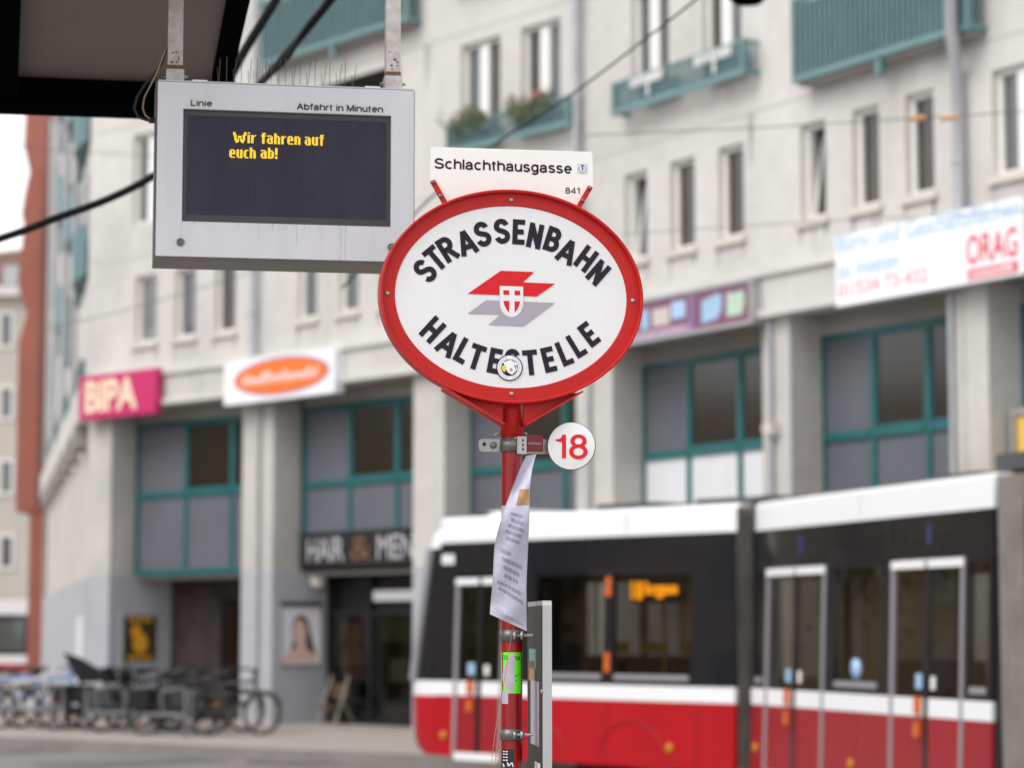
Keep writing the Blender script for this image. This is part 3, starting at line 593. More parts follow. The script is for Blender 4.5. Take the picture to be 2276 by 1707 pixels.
q = MB(); q.prism(FD, [(a + .35, z - .35), (a + .5, z - .35), (a + .75, z - .2), (a + .6, z - .2)], -.298, -.295); q.build('print_shape', 'black', t)
# folded chair leaning inside the salon entrance and a stool
def cafe_chair(p, rz, label):
    t = thing('cafe_chair', p, label, 'chair', rz=rz); m4 = WM[t]; L = lambda x, y, z: m4 @ Vector((x, y, z))
    for sx in (-.22, .22):
        q = MB(); q.tube([L(sx, -.25, 0), L(sx * .9, .12, .85)], .02, 6); q.build('leg', 'wood', t); q = MB(); q.tube([L(sx, .25, 0), L(sx * .95, -.1, .48)], .018, 6); q.build('leg', 'wood', t)
    q = MB(); fx = Frame(L(-.22, 0, 0), L(.22, 0, 0)); q.box(fx, 0, .44, -.2, .2, .44, .47); q.build('seat', 'wood2', t); q = MB(); q.box(fx, .02, .42, -.12, -.10, .6, .86); q.build('backrest', 'wood2', t)
p = FB.P(1.25, -.85, .15); cafe_chair(p, R(-40), 'pale wooden folding chair in front of the salon glass'); 

# ------------------------------------------------------------------ red end tower, far houses, far tram
Yr = 77.5; fr = Frame((-20, Yr), (0, Yr))
def rp_(x, y): return fr.hit(x, y)
prof = [(57, 150), (53, 240), (57, 257), (53, 323), (66, 381), (55, 430), (48, 476), (53, 498), (42, 614), (43, 650), (60, 695), (41, 760), (37, 965), (35, 1138)]
t = thing('red_tower', (rp_(80, 1400)[0] - 20, Yr, 0.15), 'brick-red corner tower with a wavy edge at the end of the side street', 'building')
lft = [rp_(*p) for p in prof]; top = lft[0][1]; xr = rp_(88, 700)[0]
q = MB(); q.prism(fr, [lft[-1], (xr, lft[-1][1]), (xr, top)] + lft[:-1], -5, 0); q.build('wall', 'brick', t)
q = MB(); q.box(fr, rp_(62, 1300)[0], rp_(98, 1300)[0], -5, -.05, .15, lft[-1][1] - .003); q.build('pier', 'brick', t)
Yh = 118; fr = Frame((-40, Yh), (-10, Yh))
t = thing('far_house', (-24, Yh, 0), 'cream house with a brown tiled roof and small windows, far left', 'building')
zc = fr.hit(20, 660)[1]; s1 = fr.hit(75, 800)[0]
q = MB(); q.box(fr, 0, s1 + 2, -12, 0, 0, zc); q.build('wall', 'cream', t)
q = MB(); q.box(fr, -.3, s1 + 2.3, -12.3, .5, zc, zc + .5); q.build('cornice', 'lip', t)
zr = fr.hit(20, 545)[1]; q = MB(); b0 = fr.hit(0, 600)[0]
q.add([fr.P(0, .3, zc + .5), fr.P(s1 + 2, .3, zc + .5), fr.P(s1 + 2, -6, zr + 1.2), fr.P(0, -6, zr - 1.2), fr.P(0, -12, zc + .5), fr.P(s1 + 2, -12, zc + .5)], [[0, 1, 2, 3], [3, 2, 5, 4], [1, 5, 2], [0, 3, 4]]); ro = q.build('roof', 'roof', t)
q = MB(); q.box(fr, fr.hit(8, 600)[0], fr.hit(40, 600)[0], -1.5, .1, fr.hit(10, 640)[1], fr.hit(10, 590)[1]); q.build('dormer', 'zinc', ro)
for yt, yb in ((700, 765), (865, 925), (1028, 1092), (1195, 1258)):
    for x0 in (8, -40):
        a, z1 = fr.hit(x0, yt); b, z0 = fr.hit(x0 + 16, yb); q = MB(); q.box(fr, a, b, -.02, .06, z0, z1); wo_ = q.build('window', 'glass', t)
        q = MB(); ring(q, fr, a - .25, b + .15, z0 - .2, z1 + .15, .12, -.02, .09); q.build('window_frame', 'wframe', wo_)
Yt = 88; fr = Frame((-40, Yt), (-10, Yt))
t = thing('tram', (-20, Yt, 0), 'distant red, white and black tram behind the red tower, far left', 'tram')
zt, zs_, zr_ = fr.hit(30, 1333)[1], fr.hit(30, 1457)[1], fr.hit(30, 1476)[1]; e1 = fr.hit(90, 1400)[0]
q = MB(); q.box(fr, 4, e1, -2.4, 0, .3, zr_); q.build('body_side', 'tred', t); q = MB(); q.box(fr, 4, e1, -2.4, 0, zr_ + .002, zs_); q.build('white_stripe', 'twhite', t)
q = MB(); q.box(fr, 4, e1, -2.38, -.02, zs_ + .002, zt - .55); q.build('window_band', 'tblack', t); q = MB(); q.box(fr, 4, e1, -2.4, .02, zt - .55 + .002, zt); q.build('roof', 'twhite', t)
for k in range(3): q = MB(); q.box(fr, e1 - 2.2 - k * 2.2, e1 - .6 - k * 2.2, -.02, .01, zs_ + .15, zt - .75); q.build('window', 'glass', t)

# ------------------------------------------------------------------ the tram passing behind the sign
RZ = 3.17
T1a, T1b = atz(1180, 1142, RZ), atz(1641, 1118, RZ); F1 = Frame(T1a, T1b); F2 = Frame(atz(1680, 1117, RZ), atz(2228, 1047, RZ))
tram = thing('tram', (F1.P(0, -1.2, 0)), 'modern articulated tram in red, white and black passing behind the stop sign', 'tram')
SH = lambda z: -(z - RZ) * .035
TW = 2.4
def tbox(mb, fr, a, b, z0, z1, n1=0., th=.06): return mb.box(fr, a, b, n1 - th, n1, z0, z1, SH)
SB, SS, ST_, BT, RB = .28, 1.01, 1.18, 2.46, 2.86
def panels(fr, s0, s1, doors, wins, name_red='tred'):
    """side shell between the door openings; upper band keeps the window openings free"""
    cuts = sorted(doors); segs = []; x = s0
    for a, b in cuts: segs.append((x, a)); x = b
    segs.append((x, s1))
    for a, b in segs:
        if b - a < .02: continue
        q = MB(); tbox(q, fr, a, b, SB, SS); q.build('side_panel', name_red, tram)
        q = MB(); tbox(q, fr, a, b, SS, ST_, .004); q.build('white_stripe', 'twhite', tram)
        ws = sorted(w_ for w_ in wins if w_[0] >= a - .01 and w_[1] <= b + .01); y = a; q = MB()
        for c, d, z0, z1 in ws:
            tbox(q, fr, y, c, ST_ + .002, BT); tbox(q, fr, c, d, ST_ + .002, z0); tbox(q, fr, c, d, z1, BT); y = d
        tbox(q, fr, y, b, ST_ + .002, BT); q.build('window_band', 'tblack', tram)
    q = MB(); tbox(q, fr, s0, s1, BT + .002, RB); q.build('upper_band', 'tblack', tram)
    for c, d, z0, z1 in wins:
        q = MB(); tbox(q, fr, c + .0, d - .0, z0, z1, -.02, .008); wo_ = q.build('window', 'tglass', tram)
        q = MB(); tbox(q, fr, c + .03, d - .03, z0 - .03, z0 + .03, .006, .012); q.build('window_trim', 'tgrey', wo_)
    # roof fairing
    q = MB(); prof = [(0, RB), (0, RZ - .04), (-.05, RZ), (-.5, RZ + .02), (-TW + .5, RZ + .02), (-TW + .05, RZ), (-TW, RZ - .04), (-TW, RB)]
    q.add([fr.P(s0, n + SH(z) if n > -1 else n - SH(z), z) for n, z in prof] + [fr.P(s1, n + SH(z) if n > -1 else n - SH(z), z) for n, z in prof], [[i, i + 8, i + 9, i + 1] for i in range(7)] + [list(range(8)), list(range(15, 7, -1))]); q.build('roof_fairing', 'twhite', tram)
    # far side, floor, ceiling
    q = MB(); q.box(fr, s0, s1, -TW, -TW + .06, SB, 1.25); q.box(fr, s0, s1, -TW, -TW + .06, 2.4, RB); 
    for k in range(int((s1 - s0) / 1.1) + 1): q.box(fr, min(s0 + k * 1.1, s1 - .12), min(s0 + k * 1.1 + .12, s1), -TW + .001, -TW + .059, 1.25, 2.4)
    q.build('far_side', 'inter', tram)
    q = MB(); q.box(fr, s0 + .01, s1 - .01, -TW + .06, -.08, SB, .36); q.build('floor', 'inter', tram); q = MB(); q.box(fr, s0 + .01, s1 - .01, -TW + .06, -.08, 2.5, 2.55); q.build('ceiling', 'inter', tram)
def door(fr, s0, s1, zt, split=True, zb=.26):
    w_ = .058; m_ = (s0 + s1) / 2
    f = MB(); tbox(f, fr, m_ - .045, m_ + .045, zb + .02, zt - .02, .004, .04); do = f.build('door', 'tblack', tram)
    for a, b, z0, z1, m2, d_ in ((s0, s0 + w_, zb, zt, 'tgrey', .012), (s1 - w_, s1, zb, zt, 'tgrey', .012), (s0 + .001, m_ - .03, zt - .075, zt + .003, 'twhite', .016), (m_ + .03, s1 - .001, zt - .075, zt + .003, 'twhite', .016), (s0 + w_, s1 - w_, zb - .02, zb + .07, 'twhite', .018)):
        f = MB(); tbox(f, fr, a, b, z0, z1, d_, .05); f.build('door_trim' if m2 == 'twhite' else 'door_post', m2, do)
    for a, b in ((s0 + w_, m_ - .045), (m_ + .045, s1 - w_)):
        f = MB(); tbox(f, fr, a, b, zb + .05, SS, -.002, .03); f.build('door_leaf', 'tred2', do)
        f = MB(); tbox(f, fr, a, b, SS, ST_, .0, .03); f.build('white_stripe', 'twhite', do)
        f = MB(); tbox(f, fr, a, b, ST_, zt - .07, -.01, .01); f.build('pane', 'tglass', do)
    f = MB(); tbox(f, fr, m_ - .20, m_ - .08, 1.26, 1.40, .003, .006); f.build('sticker', 'sblue', do)
    f = MB(); tbox(f, fr, m_ + .10, m_ + .18, 1.26, 1.38, .003, .006); f.build('sticker', 'lampglass', do)
    for z0, z1 in ((1.03, 1.19), (.82, .96)): f = MB(); tbox(f, fr, m_ - .19, m_ - .09, z0, z1, .03, .03); f.build('door_button', 'orange', do)
# front module
E1 = 3.30
panels(F1, -1.62, E1, [(-1.30, -.40)], [(.12, 1.27, 1.27, 2.43), (1.42, 2.64, 1.27, 2.43)])
door(F1, -1.30, -.40, 2.42)
# nose: rounded front end closed by the windscreen
NOSE = {.28: (.10, .20), .34: (.19, .26), .42: (.24, .30), .55: (.275, .32), 1.0: (.30, .34), 1.18: (.30, .34), 1.6: (.25, .33), 2.2: (.165, .30), 2.8: (.085, .26), 2.86: (.07, .25), 2.98: (.02, .22), 3.08: (-.06, .18), 3.17: (-.2, .14), 3.22: (-.38, .1), 3.25: (-.7, .02)}
def nose_ring(z):
    st_, pull = NOSE[z]; k = 10; inn = {3.08: .02, 3.17: .07, 3.22: .2, 3.25: .42}.get(z, 0)
    out = [F1.P(-1.62 + (0 if st_ > 0 else -st_ + .002), SH(z) - inn, z)]
    for i in range(k + 1):
        a = math.pi * i / k; c, s_ = math.cos(a), math.sin(a); hw = TW / 2 + SH(z) - inn
        n = -TW / 2 + hw * (abs(c) ** .45) * (1 if c > 0 else -1); out.append(F1.P(-1.62 - st_ - pull * max(s_, 0) ** .6, n, z))
    out.append(F1.P(-1.62 + (0 if st_ > 0 else -st_ + .002), -TW - SH(z) + inn, z))
    return out
lv = sorted(NOSE)
def nose_part(name, z0, z1, m_):
    ls = [z for z in lv if z0 <= z <= z1]; q = MB(); v = []; f = []
    for z in ls: v += nose_ring(z)
    for i in range(len(ls) - 1):
        for j in range(12): f.append([i * 13 + j + 1, i * 13 + j, (i + 1) * 13 + j, (i + 1) * 13 + j + 1])
    q.add(v, f, True)
    if z1 > 3.2: q.add(nose_ring(3.25), [list(range(12, -1, -1))])
    return q.build(name, m_, tram)
nose_part('nose_lower', .28, 1.0, 'tred'); nose_part('nose_stripe', 1.0, 1.18, 'twhite'); nose_part('windscreen', 1.18, 2.8, 'tblack'); nose_part('nose_roof', 2.8, 3.25, 'twhite')
q = MB(); rg = [nose_ring(z)[2] for z in (1.18, 1.6, 2.2, 2.8)]; q.tube(rg, .06, 8); q.build('windscreen_pillar', 'tgrey', tram)
q = MB(); q.box(F1, -1.15, -.45, -TW + .35, -.35, RZ - .02, RZ + .075); q.build('roof_pod', 'twhite', tram)
q = MB(); tbox(q, F1, -1.58, -1.46, 2.60, 2.72, .006, .01); tbox(q, F1, -1.44, -1.36, 2.60, 2.72, .006, .01); q.build('fleet_number', 'pwhite', tram)
for z0, z1 in ((2.18, 2.40), (1.32, 1.54)): q = MB(); tbox(q, F1, 1.305, 1.385, z0, z1, .02, .03); q.build('side_marker', 'orange', tram)
def amber(fr, s, z):
    q = MB(); c = fr.P(s, SH(z), z); q.lathe(c, fr.n, [(.055, 0), (.055, .015), (.04, .025), (.0001, .028)], 12); q.build('amber_lamp', 'amber', tram)
amber(F1, -1.47, .52); amber(F1, 2.34, .50); amber(F2, .14, .55); amber(F2, 2.5, .5)
# wheel-arch outlines and skirt seams on the front module
for c0, r0 in ((.2, .42), (1.75, .45)):
    q = MB(); q.tube([F1.P(c0 + r0 * math.cos(R(a)) * 1.15, SH(.5) + .004, .38 + r0 * math.sin(R(a)) * .9) for a in range(0, 181, 15)], .007, 5); q.build('arch_seam', 'tred2', tram)
q = MB(); tbox(q, F1, 1.64, 2.5, 2.10, 2.38, -.06, .02); q.build('destination_display', 'black', tram)
p0 = F1.hit(900 + 1340 / 2.646, 1080 + 675 / 2.646, -.03); p1 = F1.hit(900 + 1405 / 2.646, 1080 + 560 / 2.646, -.03); p2 = F1.hit(900 + 1610 / 2.646, 1080 + 640 / 2.646, -.03)
q = MB(); nn = -.008
textq(q, F1.P(p0[0], nn, 2.135), F1.P(p1[0], nn, 2.135), F1.P(p0[0], nn, 2.345), '18', .03); textq(q, F1.P(p1[0] + .03, nn, 2.15), F1.P(p2[0], nn, 2.15), F1.P(p1[0] + .03, nn, 2.335), 'Burggasse', .03); q.build('destination_text', 'led_o', tram)
for fr, s_, z0, z1 in ((F1, 1.6, RB + .01, RZ - .04), (F1, -.44, RB + .01, RZ - .04), (F2, 2.6, RB + .01, RZ - .04), (F1, 1.33, .30, SS - .01), (F1, 2.75, .30, SS - .01), (F2, 2.55, .30, SS - .01), (F1, 1.0, BT + .01, RB - .01), (F2, 1.95, BT + .01, RB - .01), (F2, 3.2, BT + .01, RB - .01)):
    q = MB(); tbox(q, fr, s_, s_ + .012, z0, z1, .0015, .01); q.build('panel_seam', 'tgrey' if z0 > 2.8 else 'black', tram)
# middle module
panels(F2, .0, 5.30, [(.36, 1.84), (3.33, 4.78)], [(2.05, 3.06, 1.27, 2.40), (.05, .3, 1.27, 2.40), (4.86, 5.22, 1.27, 2.40)], 'tred2')
door(F2, .36, 1.84, 2.44); door(F2, 3.33, 4.78, 2.44)
for s_ in (1.18, 4.05):
    q = MB(); tbox(q, F2, s_, s_ + .07, 2.58, 2.76, .006, .01); q.build('door_symbol', 'navy', tram)
q = MB(); c = F2.P(2.56, SH(1.42) + .0, 1.42); q.lathe(c, F2.n, [(.10, -.012), (.10, .004), (.0001, .005)], 14); q.build('sticker', 'lblue', tram)
# seats and poles seen through the glass
for fr, ss in ((F1, (.3, 1.0, 1.7, 2.3)), (F2, (2.2, 2.8))):
    for s_ in ss:
        q = MB(); q.box(fr, s_, s_ + .42, -1.0, -.25, .75, .83); q.box(fr, s_ + .36, s_ + .42, -1.0, -.25, .83, 1.5); q.build('seat', 'seat', tram)
for fr, ss in ((F1, (.5, 1.6, 2.5)), (F2, (.9, 1.5, 3.7, 4.4))):
    for s_ in ss: q = MB(); q.tube([fr.P(s_, -.6, .36), fr.P(s_, -.6, 2.5)], .02, 8); q.build('grab_pole', 'yellow', tram)
q = MB()
for a, b in ((.25, .62), (.8, 1.25), (1.5, 2.1)): q.box(F1, a, b, -1.02, -1.0, 1.52, 1.66)
q.build('notice', 'yellow', tram)
# bellows, roof boxes, third module
def bellows(p0, p1, z1=3.12):
    d = (p1 - p0); k = 7; q = MB()
    pts = []
    for i in range(k + 1):
        pts.append(p0 + d * (i / k) + Vector((d.y, -d.x, 0)).normalized() * (.05 if i % 2 else -.11))
    for a, b in zip(pts, pts[1:]): q.quad(Vector((a.x, a.y, .35)) + Vector((0, 0, 0)), Vector((b.x, b.y, .35)), Vector((b.x, b.y, z1)), Vector((a.x, a.y, z1)))
    return q
qa = F1.P(E1, .03, 0); qb = F2.P(.0, .03, 0); bellows(qa, qb).build('bellows', 'bellow', tram)
q = MB(); q.box(F2, -.75, .12, -1.7, -.06, RZ + .0205, RZ + .075); q.build('gangway_roof', 'bgrey', tram)
F3 = Frame(F2.P(5.95, 0, 0), F2.P(5.95, 0, 0) + (F2.u + F2.n * .12).normalized() * 6)
q = MB(); tbox(q, F2, 5.30, 5.42, SB, RB + .2, -.03); q.build('end_frame', 'black', tram)
qa = F2.P(5.42, .03, 0); qb = F3.P(0, .03, 0); bellows(qa, qb).build('bellows', 'bellow', tram)
q = MB(); q.box(F2, 5.05, 6.6, -1.8, -.15, RZ + .021, RZ + .17); q.build('roof_box', 'bgrey', tram)
panels(F3, 0, 5.0, [], [(.4, 1.8, 1.27, 2.4), (2.2, 3.8, 1.27, 2.4)])
for s0, s1, fr in ((.6, 1.5, F1), (2.2, 3.0, F1), (.6, 1.6, F2), (3, 4, F2)):
    q = MB(); q.box(fr, s0, s1, -1.7, -.5, RZ + .022, RZ + .10); q.build('roof_box', 'bgrey', tram)
for fr, s_ in ((F1, .2), (F1, 1.75), (F2, 2.5)):
    for n in (-.3, -TW + .3):
        q = MB(); q.lathe(fr.P(s_, n, .3), fr.n, [(.0001, -.06), (.29, -.06), (.31, -.03), (.31, .06), (.0001, .06)], 20); q.build('wheel', 'rail', tram)
# track
for off in (-.48, -1.92):
    pts = [F2.P(9, off, .002), F2.P(5, off, .002), F2.P(2, off, .002), F1.P(3.3, off, .002), F1.P(0, off, .002), F1.P(-3, off * 1.0, .002), F1.P(-8, off - .9, .002), F1.P(-20, off - 5, .002)]
    q = MB()
    for a, b in zip(pts, pts[1:]): fr = Frame(a, b); q.box(fr, 0, fr.L, -.035, .035, -.02, .004)
    struct('tram_rail', q, 'rail')

# ------------------------------------------------------------------ bicycles and racks
def bike(p, rz, label, fm='bblack', lean=6, basket=False, cover=False, fender=True, ref=True):
    t = thing('bicycle', p, label, 'bicycle', 'bicycles parked at the racks', rz); ba = WM[t]
    m4 = ba @ Matrix.Rotation(R(lean), 4, 'X'); L = lambda x, y, z: m4 @ Vector((x, y, z)); r = .335; ax = m4.to_3x3() @ Vector((0, 1, 0))
    for x, st in ((-.53, 0), (.53, R(random.uniform(-18, 18)))):
        rot = Matrix.Rotation(st, 4, 'Z'); W = lambda a, rr, y=0: L(*(Vector((x, 0, r)) + rot @ Vector((rr * math.cos(a), y, rr * math.sin(a)))))
        q = MB(); q.tube([W(2 * math.pi * k / 24, r - .022) for k in range(24)], .03, 6, closed=True); wo_ = q.build('wheel', 'rubber', t)
        q = MB(); q.tube([W(2 * math.pi * k / 24, r - .045) for k in range(24)], .011, 5, closed=True); q.build('rim', 'dsteel', wo_)
        q = MB()
        for k in range(14): q.tube([W(2 * math.pi * k / 14, .02, .02 * (-1) ** k), W(2 * math.pi * (k + .5) / 14, r - .05)], .0022, 3, cap=False)
        q.tube([W(0, 0, -.05), W(0, 0, .05)], .022, 8); q.build('spokes', 'dsteel', wo_)
        if ref: q = MB(); q.tube([W(R(40), .2, .012), W(R(58), .2, .012)], .014, 5); q.tube([W(R(220), .2, .012), W(R(238), .2, .012)], .014, 5); q.build('reflector', 'reflector', wo_)
        if fender: q = MB(); q.tube([W(R(a), r + .025) for a in range(20, 175, 12)], .014, 5); q.build('mudguard', 'bblack', t)
    bb, st_, hd, hb = (-.08, 0, .29), (-.22, 0, .78), (.36, 0, .86), (.40, 0, .66)
    q = MB()
    for a, b, rr in ((bb, st_, .022), (bb, hb, .026), (st_, hd, .022), (hd, hb, .024), ((-.53, 0, r), bb, .011), ((-.53, 0, r), (-.2, 0, .70), .009), (hb, (.53, .05, r), .012), (hb, (.53, -.05, r), .012), (st_, (-.25, 0, .92), .013), (hd, (.33, 0, 1.02), .013)): q.tube([L(*a), L(*b)], rr, 7)
    q.build('frame', fm, t)
    q = MB(); q.tube([L(.20, -.30, 1.0), L(.30, -.25, 1.03), L(.33, 0, 1.02), L(.30, .25, 1.03), L(.20, .30, 1.0)], .013, 7); q.build('handlebar', 'bblack', t)
    q = MB(); q.lathe(L(-.26, 0, .93), m4.to_3x3() @ Vector((0, 0, 1)), [(.0001, 0), (.10, .0), (.115, .03), (.09, .06), (.0001, .065)], 12); q.tube([L(-.26, 0, .96), L(-.06, 0, .965)], [.07, .025], 8); q.build('saddle', 'rubber', t)
    q = MB(); q.lathe(L(*bb), ax, [(.0001, -.035), (.09, -.035), (.09, -.025), (.0001, -.025)], 14); q.tube([L(-.08, -.06, .29), L(.05, -.06, .19)], .01, 5); q.tube([L(-.08, .06, .29), L(-.21, .06, .39)], .01, 5); q.build('crank', 'dsteel', t)
    q = MB(); q.box(Frame(L(-.78, 0, 0), L(-.35, 0, 0)), 0, .42, -.06, .06, L(0, 0, .72).z, L(0, 0, .735).z); q.build('carrier', 'bblack', t)
    if fm in ('bblack', 'bgrey'):
        for y_ in (-.13, .13): q = MB(); q.box(Frame(L(-.74, y_, 0), L(-.40, y_, 0)), 0, .34, -.05, .05, p[2] + .42, p[2] + .71); q.build('pannier', random.choice(('bblack', 'bgrey', 'bblack')), t)
        q = MB(); q.tube([L(-.50, -.05, r), L(-.08, -.05, .29)], [.05, .10], 8); q.build('chain_guard', 'bblack', t)
    if basket:
        q = MB(); fx = Frame(L(.36, 0, 0), L(.70, 0, 0)); z0 = p[2] + .78
        ring(q, fx, 0, .34, z0, z0 + .24, .02, -.15, -.14); ring(q, fx, 0, .34, z0, z0 + .24, .02, .14, .15); q.box(fx, 0, .01, -.14, .14, z0, z0 + .24); q.box(fx, .33, .34, -.14, .14, z0, z0 + .24); q.box(fx, .01, .33, -.14, .14, z0, z0 + .01); q.build('basket', 'bblack', t)
    if cover:
        q = MB(); fx = Frame(L(-.9, 0, 0), L(.1, 0, 0)); z0 = p[2] - .02
        q.prism(fx, [(.0, z0 + .82), (.52, z0 + .84), (.40, z0 + .98), (.0, z0 + 1.22), (-.26, z0 + 1.30), (-.14, z0 + 1.06)], -.17, .17); q.build('child_seat_cover', 'bblack', t)
    return t
def gp(x, y): v = atz(x, y, .15); return (v.x, v.y, .15)
bike(gp(60, 1622), R(-20), 'white and blue bicycle at the left edge of the picture', 'bwhite', 5)
bike(gp(112, 1617), R(25), 'bicycle with a bright blue frame beside the white one', 'bblue', -6)
bike(gp(300, 1628), R(8), 'black bicycle carrying a hooded child seat cover', 'bblack', 4, cover=True)
bike(gp(205, 1622), R(-30), 'grey bicycle with a front basket at the left end of the rack', 'bgrey', 7, basket=True)
bike(gp(392, 1636), R(-14), 'dark bicycle whose front wheel stands by the right end of the rack', 'bblack', -5)
bike(gp(470, 1628), R(12), 'black bicycle with a basket, second from the right', 'bblack', 6, basket=True)
bike(gp(512, 1634), R(-18), 'dark grey bicycle nearest to the salon, rightmost of all', 'bgrey', -6)
bike(gp(250, 1618), R(30), 'black bicycle leaning behind the rack, just right of the basket bicycle', 'bblack', 9)
bike(gp(345, 1619), R(15), 'black bicycle tucked behind the rack under the dark entrance', 'bblack', -8, basket=True)
bike(gp(436, 1621), R(-28), 'grey bicycle tucked between the two darkest ones', 'bgrey', 8)
bike(gp(20, 1615), R(10), 'second blue bicycle, half cut off by the left edge', 'bblue', 6)
def rack(pa, pb, label):
    pa, pb = Vector(pa), Vector(pb); fr = Frame(pa, pb); t = thing('bike_rack', (pa + pb) / 2, label, 'bike rack', 'galvanised bicycle racks')
    for s_ in (0, fr.L): q = MB(); q.tube([fr.P(s_, 0, .15), fr.P(s_, 0, .86)], .034, 8); q.build('post', 'galv', t)
    q = MB(); q.tube([fr.P(0, 0, .48), fr.P(fr.L, 0, .48)], .034, 8); q.build('rail', 'galv', t)
    for k in range(3):
        s_ = fr.L * (k + .35) / 3; q = MB(); q.tube([fr.P(s_, -.02, .48), fr.P(s_, .05, .75), fr.P(s_ + .06, .05, .86), fr.P(s_ + .2, -.15, .90), fr.P(s_ + .3, -.3, .86), fr.P(s_ + .34, -.32, .15)], .025, 7); q.build('hoop', 'galv', t)
rack(gp(191, 1629), gp(412, 1641), 'galvanised bicycle rack standing nearest the kerb, crowded with dark bicycles'); rack(gp(-40, 1619), gp(115, 1626), 'galvanised bicycle rack at the left edge of the picture')

# ------------------------------------------------------------------ the tram stop sign
c0 = atY(820 + 795 / 2.514, 300 + 905 / 2.514, 6.0)
yaw = R(11.5); SF = Frame((c0.x, c0.y), (c0.x + math.cos(yaw), c0.y + math.sin(yaw)))
Q3 = lambda x, y, n=0: SF.hit(820 + x / 2.514, 300 + y / 2.514, n)
cs, cz = Q3(795, 905)
pole_xy = atY(1000 + 570 / 4.1475, 1100, 6.06)
sign = thing('stop_sign', (pole_xy.x, pole_xy.y, .15), 'red-rimmed white oval tram stop sign reading STRASSENBAHN HALTESTELLE on a red post', 'sign')
pf = Frame((pole_xy.x, pole_xy.y), (pole_xy.x + math.cos(yaw), pole_xy.y + math.sin(yaw)))
RX = (Q3(1527, 920)[0] - Q3(57, 890)[0]) / 2; RY = (Q3(795, 308)[1] - Q3(797, 1503)[1]) / 2; IX = (Q3(1437, 920)[0] - Q3(143, 890)[0]) / 2; IY = (Q3(795, 400)[1] - Q3(797, 1415)[1]) / 2
ex, ez = (Q3(1527, 920)[0] + Q3(57, 890)[0]) / 2, (Q3(795, 308)[1] + Q3(797, 1503)[1]) / 2
def oval_ring(mb, prof, seg=128, smooth=True):
    """profile [(t, n)]: t = inset from the outer edge in metres"""
    v = []; k = len(prof)
    for t_, n in prof:
        for j in range(seg):
            a = 2 * math.pi * j / seg; v.append(SF.P(ex + (RX - t_) * math.cos(a), n, ez + (RY - t_) * math.sin(a)))
    mb.add(v, [[i * seg + j, i * seg + (j + 1) % seg, (i + 1) * seg + (j + 1) % seg, (i + 1) * seg + j] for i in range(k - 1) for j in range(seg)], smooth)
wx = RX - IX
q = MB(); oval_ring(q, [(.004, -.03), (0, -.028), (0, .012)]); oval_ring(q, [(0, .012), (.003, .0145), (.007, .012)]); oval_ring(q, [(.007, .012), (.0085, -.001)]); oval_ring(q, [(.0085, -.001), (wx - .002, -.001)]); oval_ring(q, [(wx - .002, -.001), (wx + .0005, -.005)])
q.add([SF.P(ex + (RX - .004) * math.cos(2 * math.pi * j / 96), -.03, ez + (RY - .004) * math.sin(2 * math.pi * j / 96)) for j in range(96)], [list(range(95, -1, -1))])
q.build('sign_rim', 'red', sign)
q = MB(); q.add([SF.P(ex + (IX + .004) * math.cos(2 * math.pi * j / 96), -.004, ez + (IY + .004) * math.sin(2 * math.pi * j / 96)) for j in range(96)], [list(range(96))]); face = q.build('sign_face', 'enamel', sign)
for x, y in ((795, 362), (798, 1447), (103, 885), (1475, 925)):
    a, z = Q3(x, y); q = MB(); screwhead(q, SF.P(a, -.001, z), SF.n, .006, .005); q.build('screw', 'steel', sign)
q = MB()
for k in range(16):
    a = random.uniform(0, 2 * math.pi); t_ = random.uniform(.002, wx * .9) if k > 6 else random.uniform(.0005, .004); r_ = random.uniform(.0008, .0022); c_, z_ = ex + (RX - t_) * math.cos(a), ez + (RY - t_) * math.sin(a); n_ = .0148 if t_ < .006 else -.0006
    q.add([SF.P(c_ + r_ * random.uniform(.5, 1.4) * math.cos(b_), n_, z_ + r_ * random.uniform(.5, 1.4) * math.sin(b_)) for b_ in [i * math.pi / 3 for i in range(6)]], [list(range(6))])
q.build('paint_chips', 'maroon', sign, kind='stuff')
# condensed stroke lettering
ST = .0132; ch = .0640 - ST
LW = dict(S=.0265, T=.0270, R=.0255, A=.0330, E=.0200, N=.0240, B=.0255, H=.0260, L=.0190)
e_ = ST / 2 / ch
GL = {
 'T': [[(-.2, 1), (1.2, 1)], [(.5, 1), (.5, -e_)]], 'E': [[(1.25, 1), (0, 1), (0, 0), (1.25, 0)], [(0, .51), (1.1, .51)]], 'L': [[(0, 1 + e_), (0, 0), (1.25, 0)]], 'H': [[(0, -e_), (0, 1 + e_)], [(1, -e_), (1, 1 + e_)], [(0, .5), (1, .5)]],
 'N': [[(0, -e_), (0, 1 + e_)], [(1, -e_), (1, 1 + e_)], [(.02, 1), (.98, 0)]], 'A': [[(-.06, -e_), (.5, .95 + e_)], [(1.06, -e_), (.5, .95 + e_)], [(.14, .26), (.86, .26)]],
 'B': [[(.5, .52), (0, .52), (0, 0), (.5, 0)] + arc(.5, .26, .5, .26, -90, 90, 10), [(0, .52), (0, 1), (.5, 1)] + arc(.5, .76, .42, .24, 90, -90, 10)],
 'R': [[(0, -e_), (0, 1), (.52, 1)] + arc(.52, .74, .48, .26, 90, -90, 10) + [(0, .48)], [(.48, .48), (1.08, -e_)]],
 'S': [arc(.5, .745, .48, .255, 12, 200, 14) + [(.22, .57), (.78, .45)] + arc(.5, .255, .5, .255, 28, -168, 14)],
}
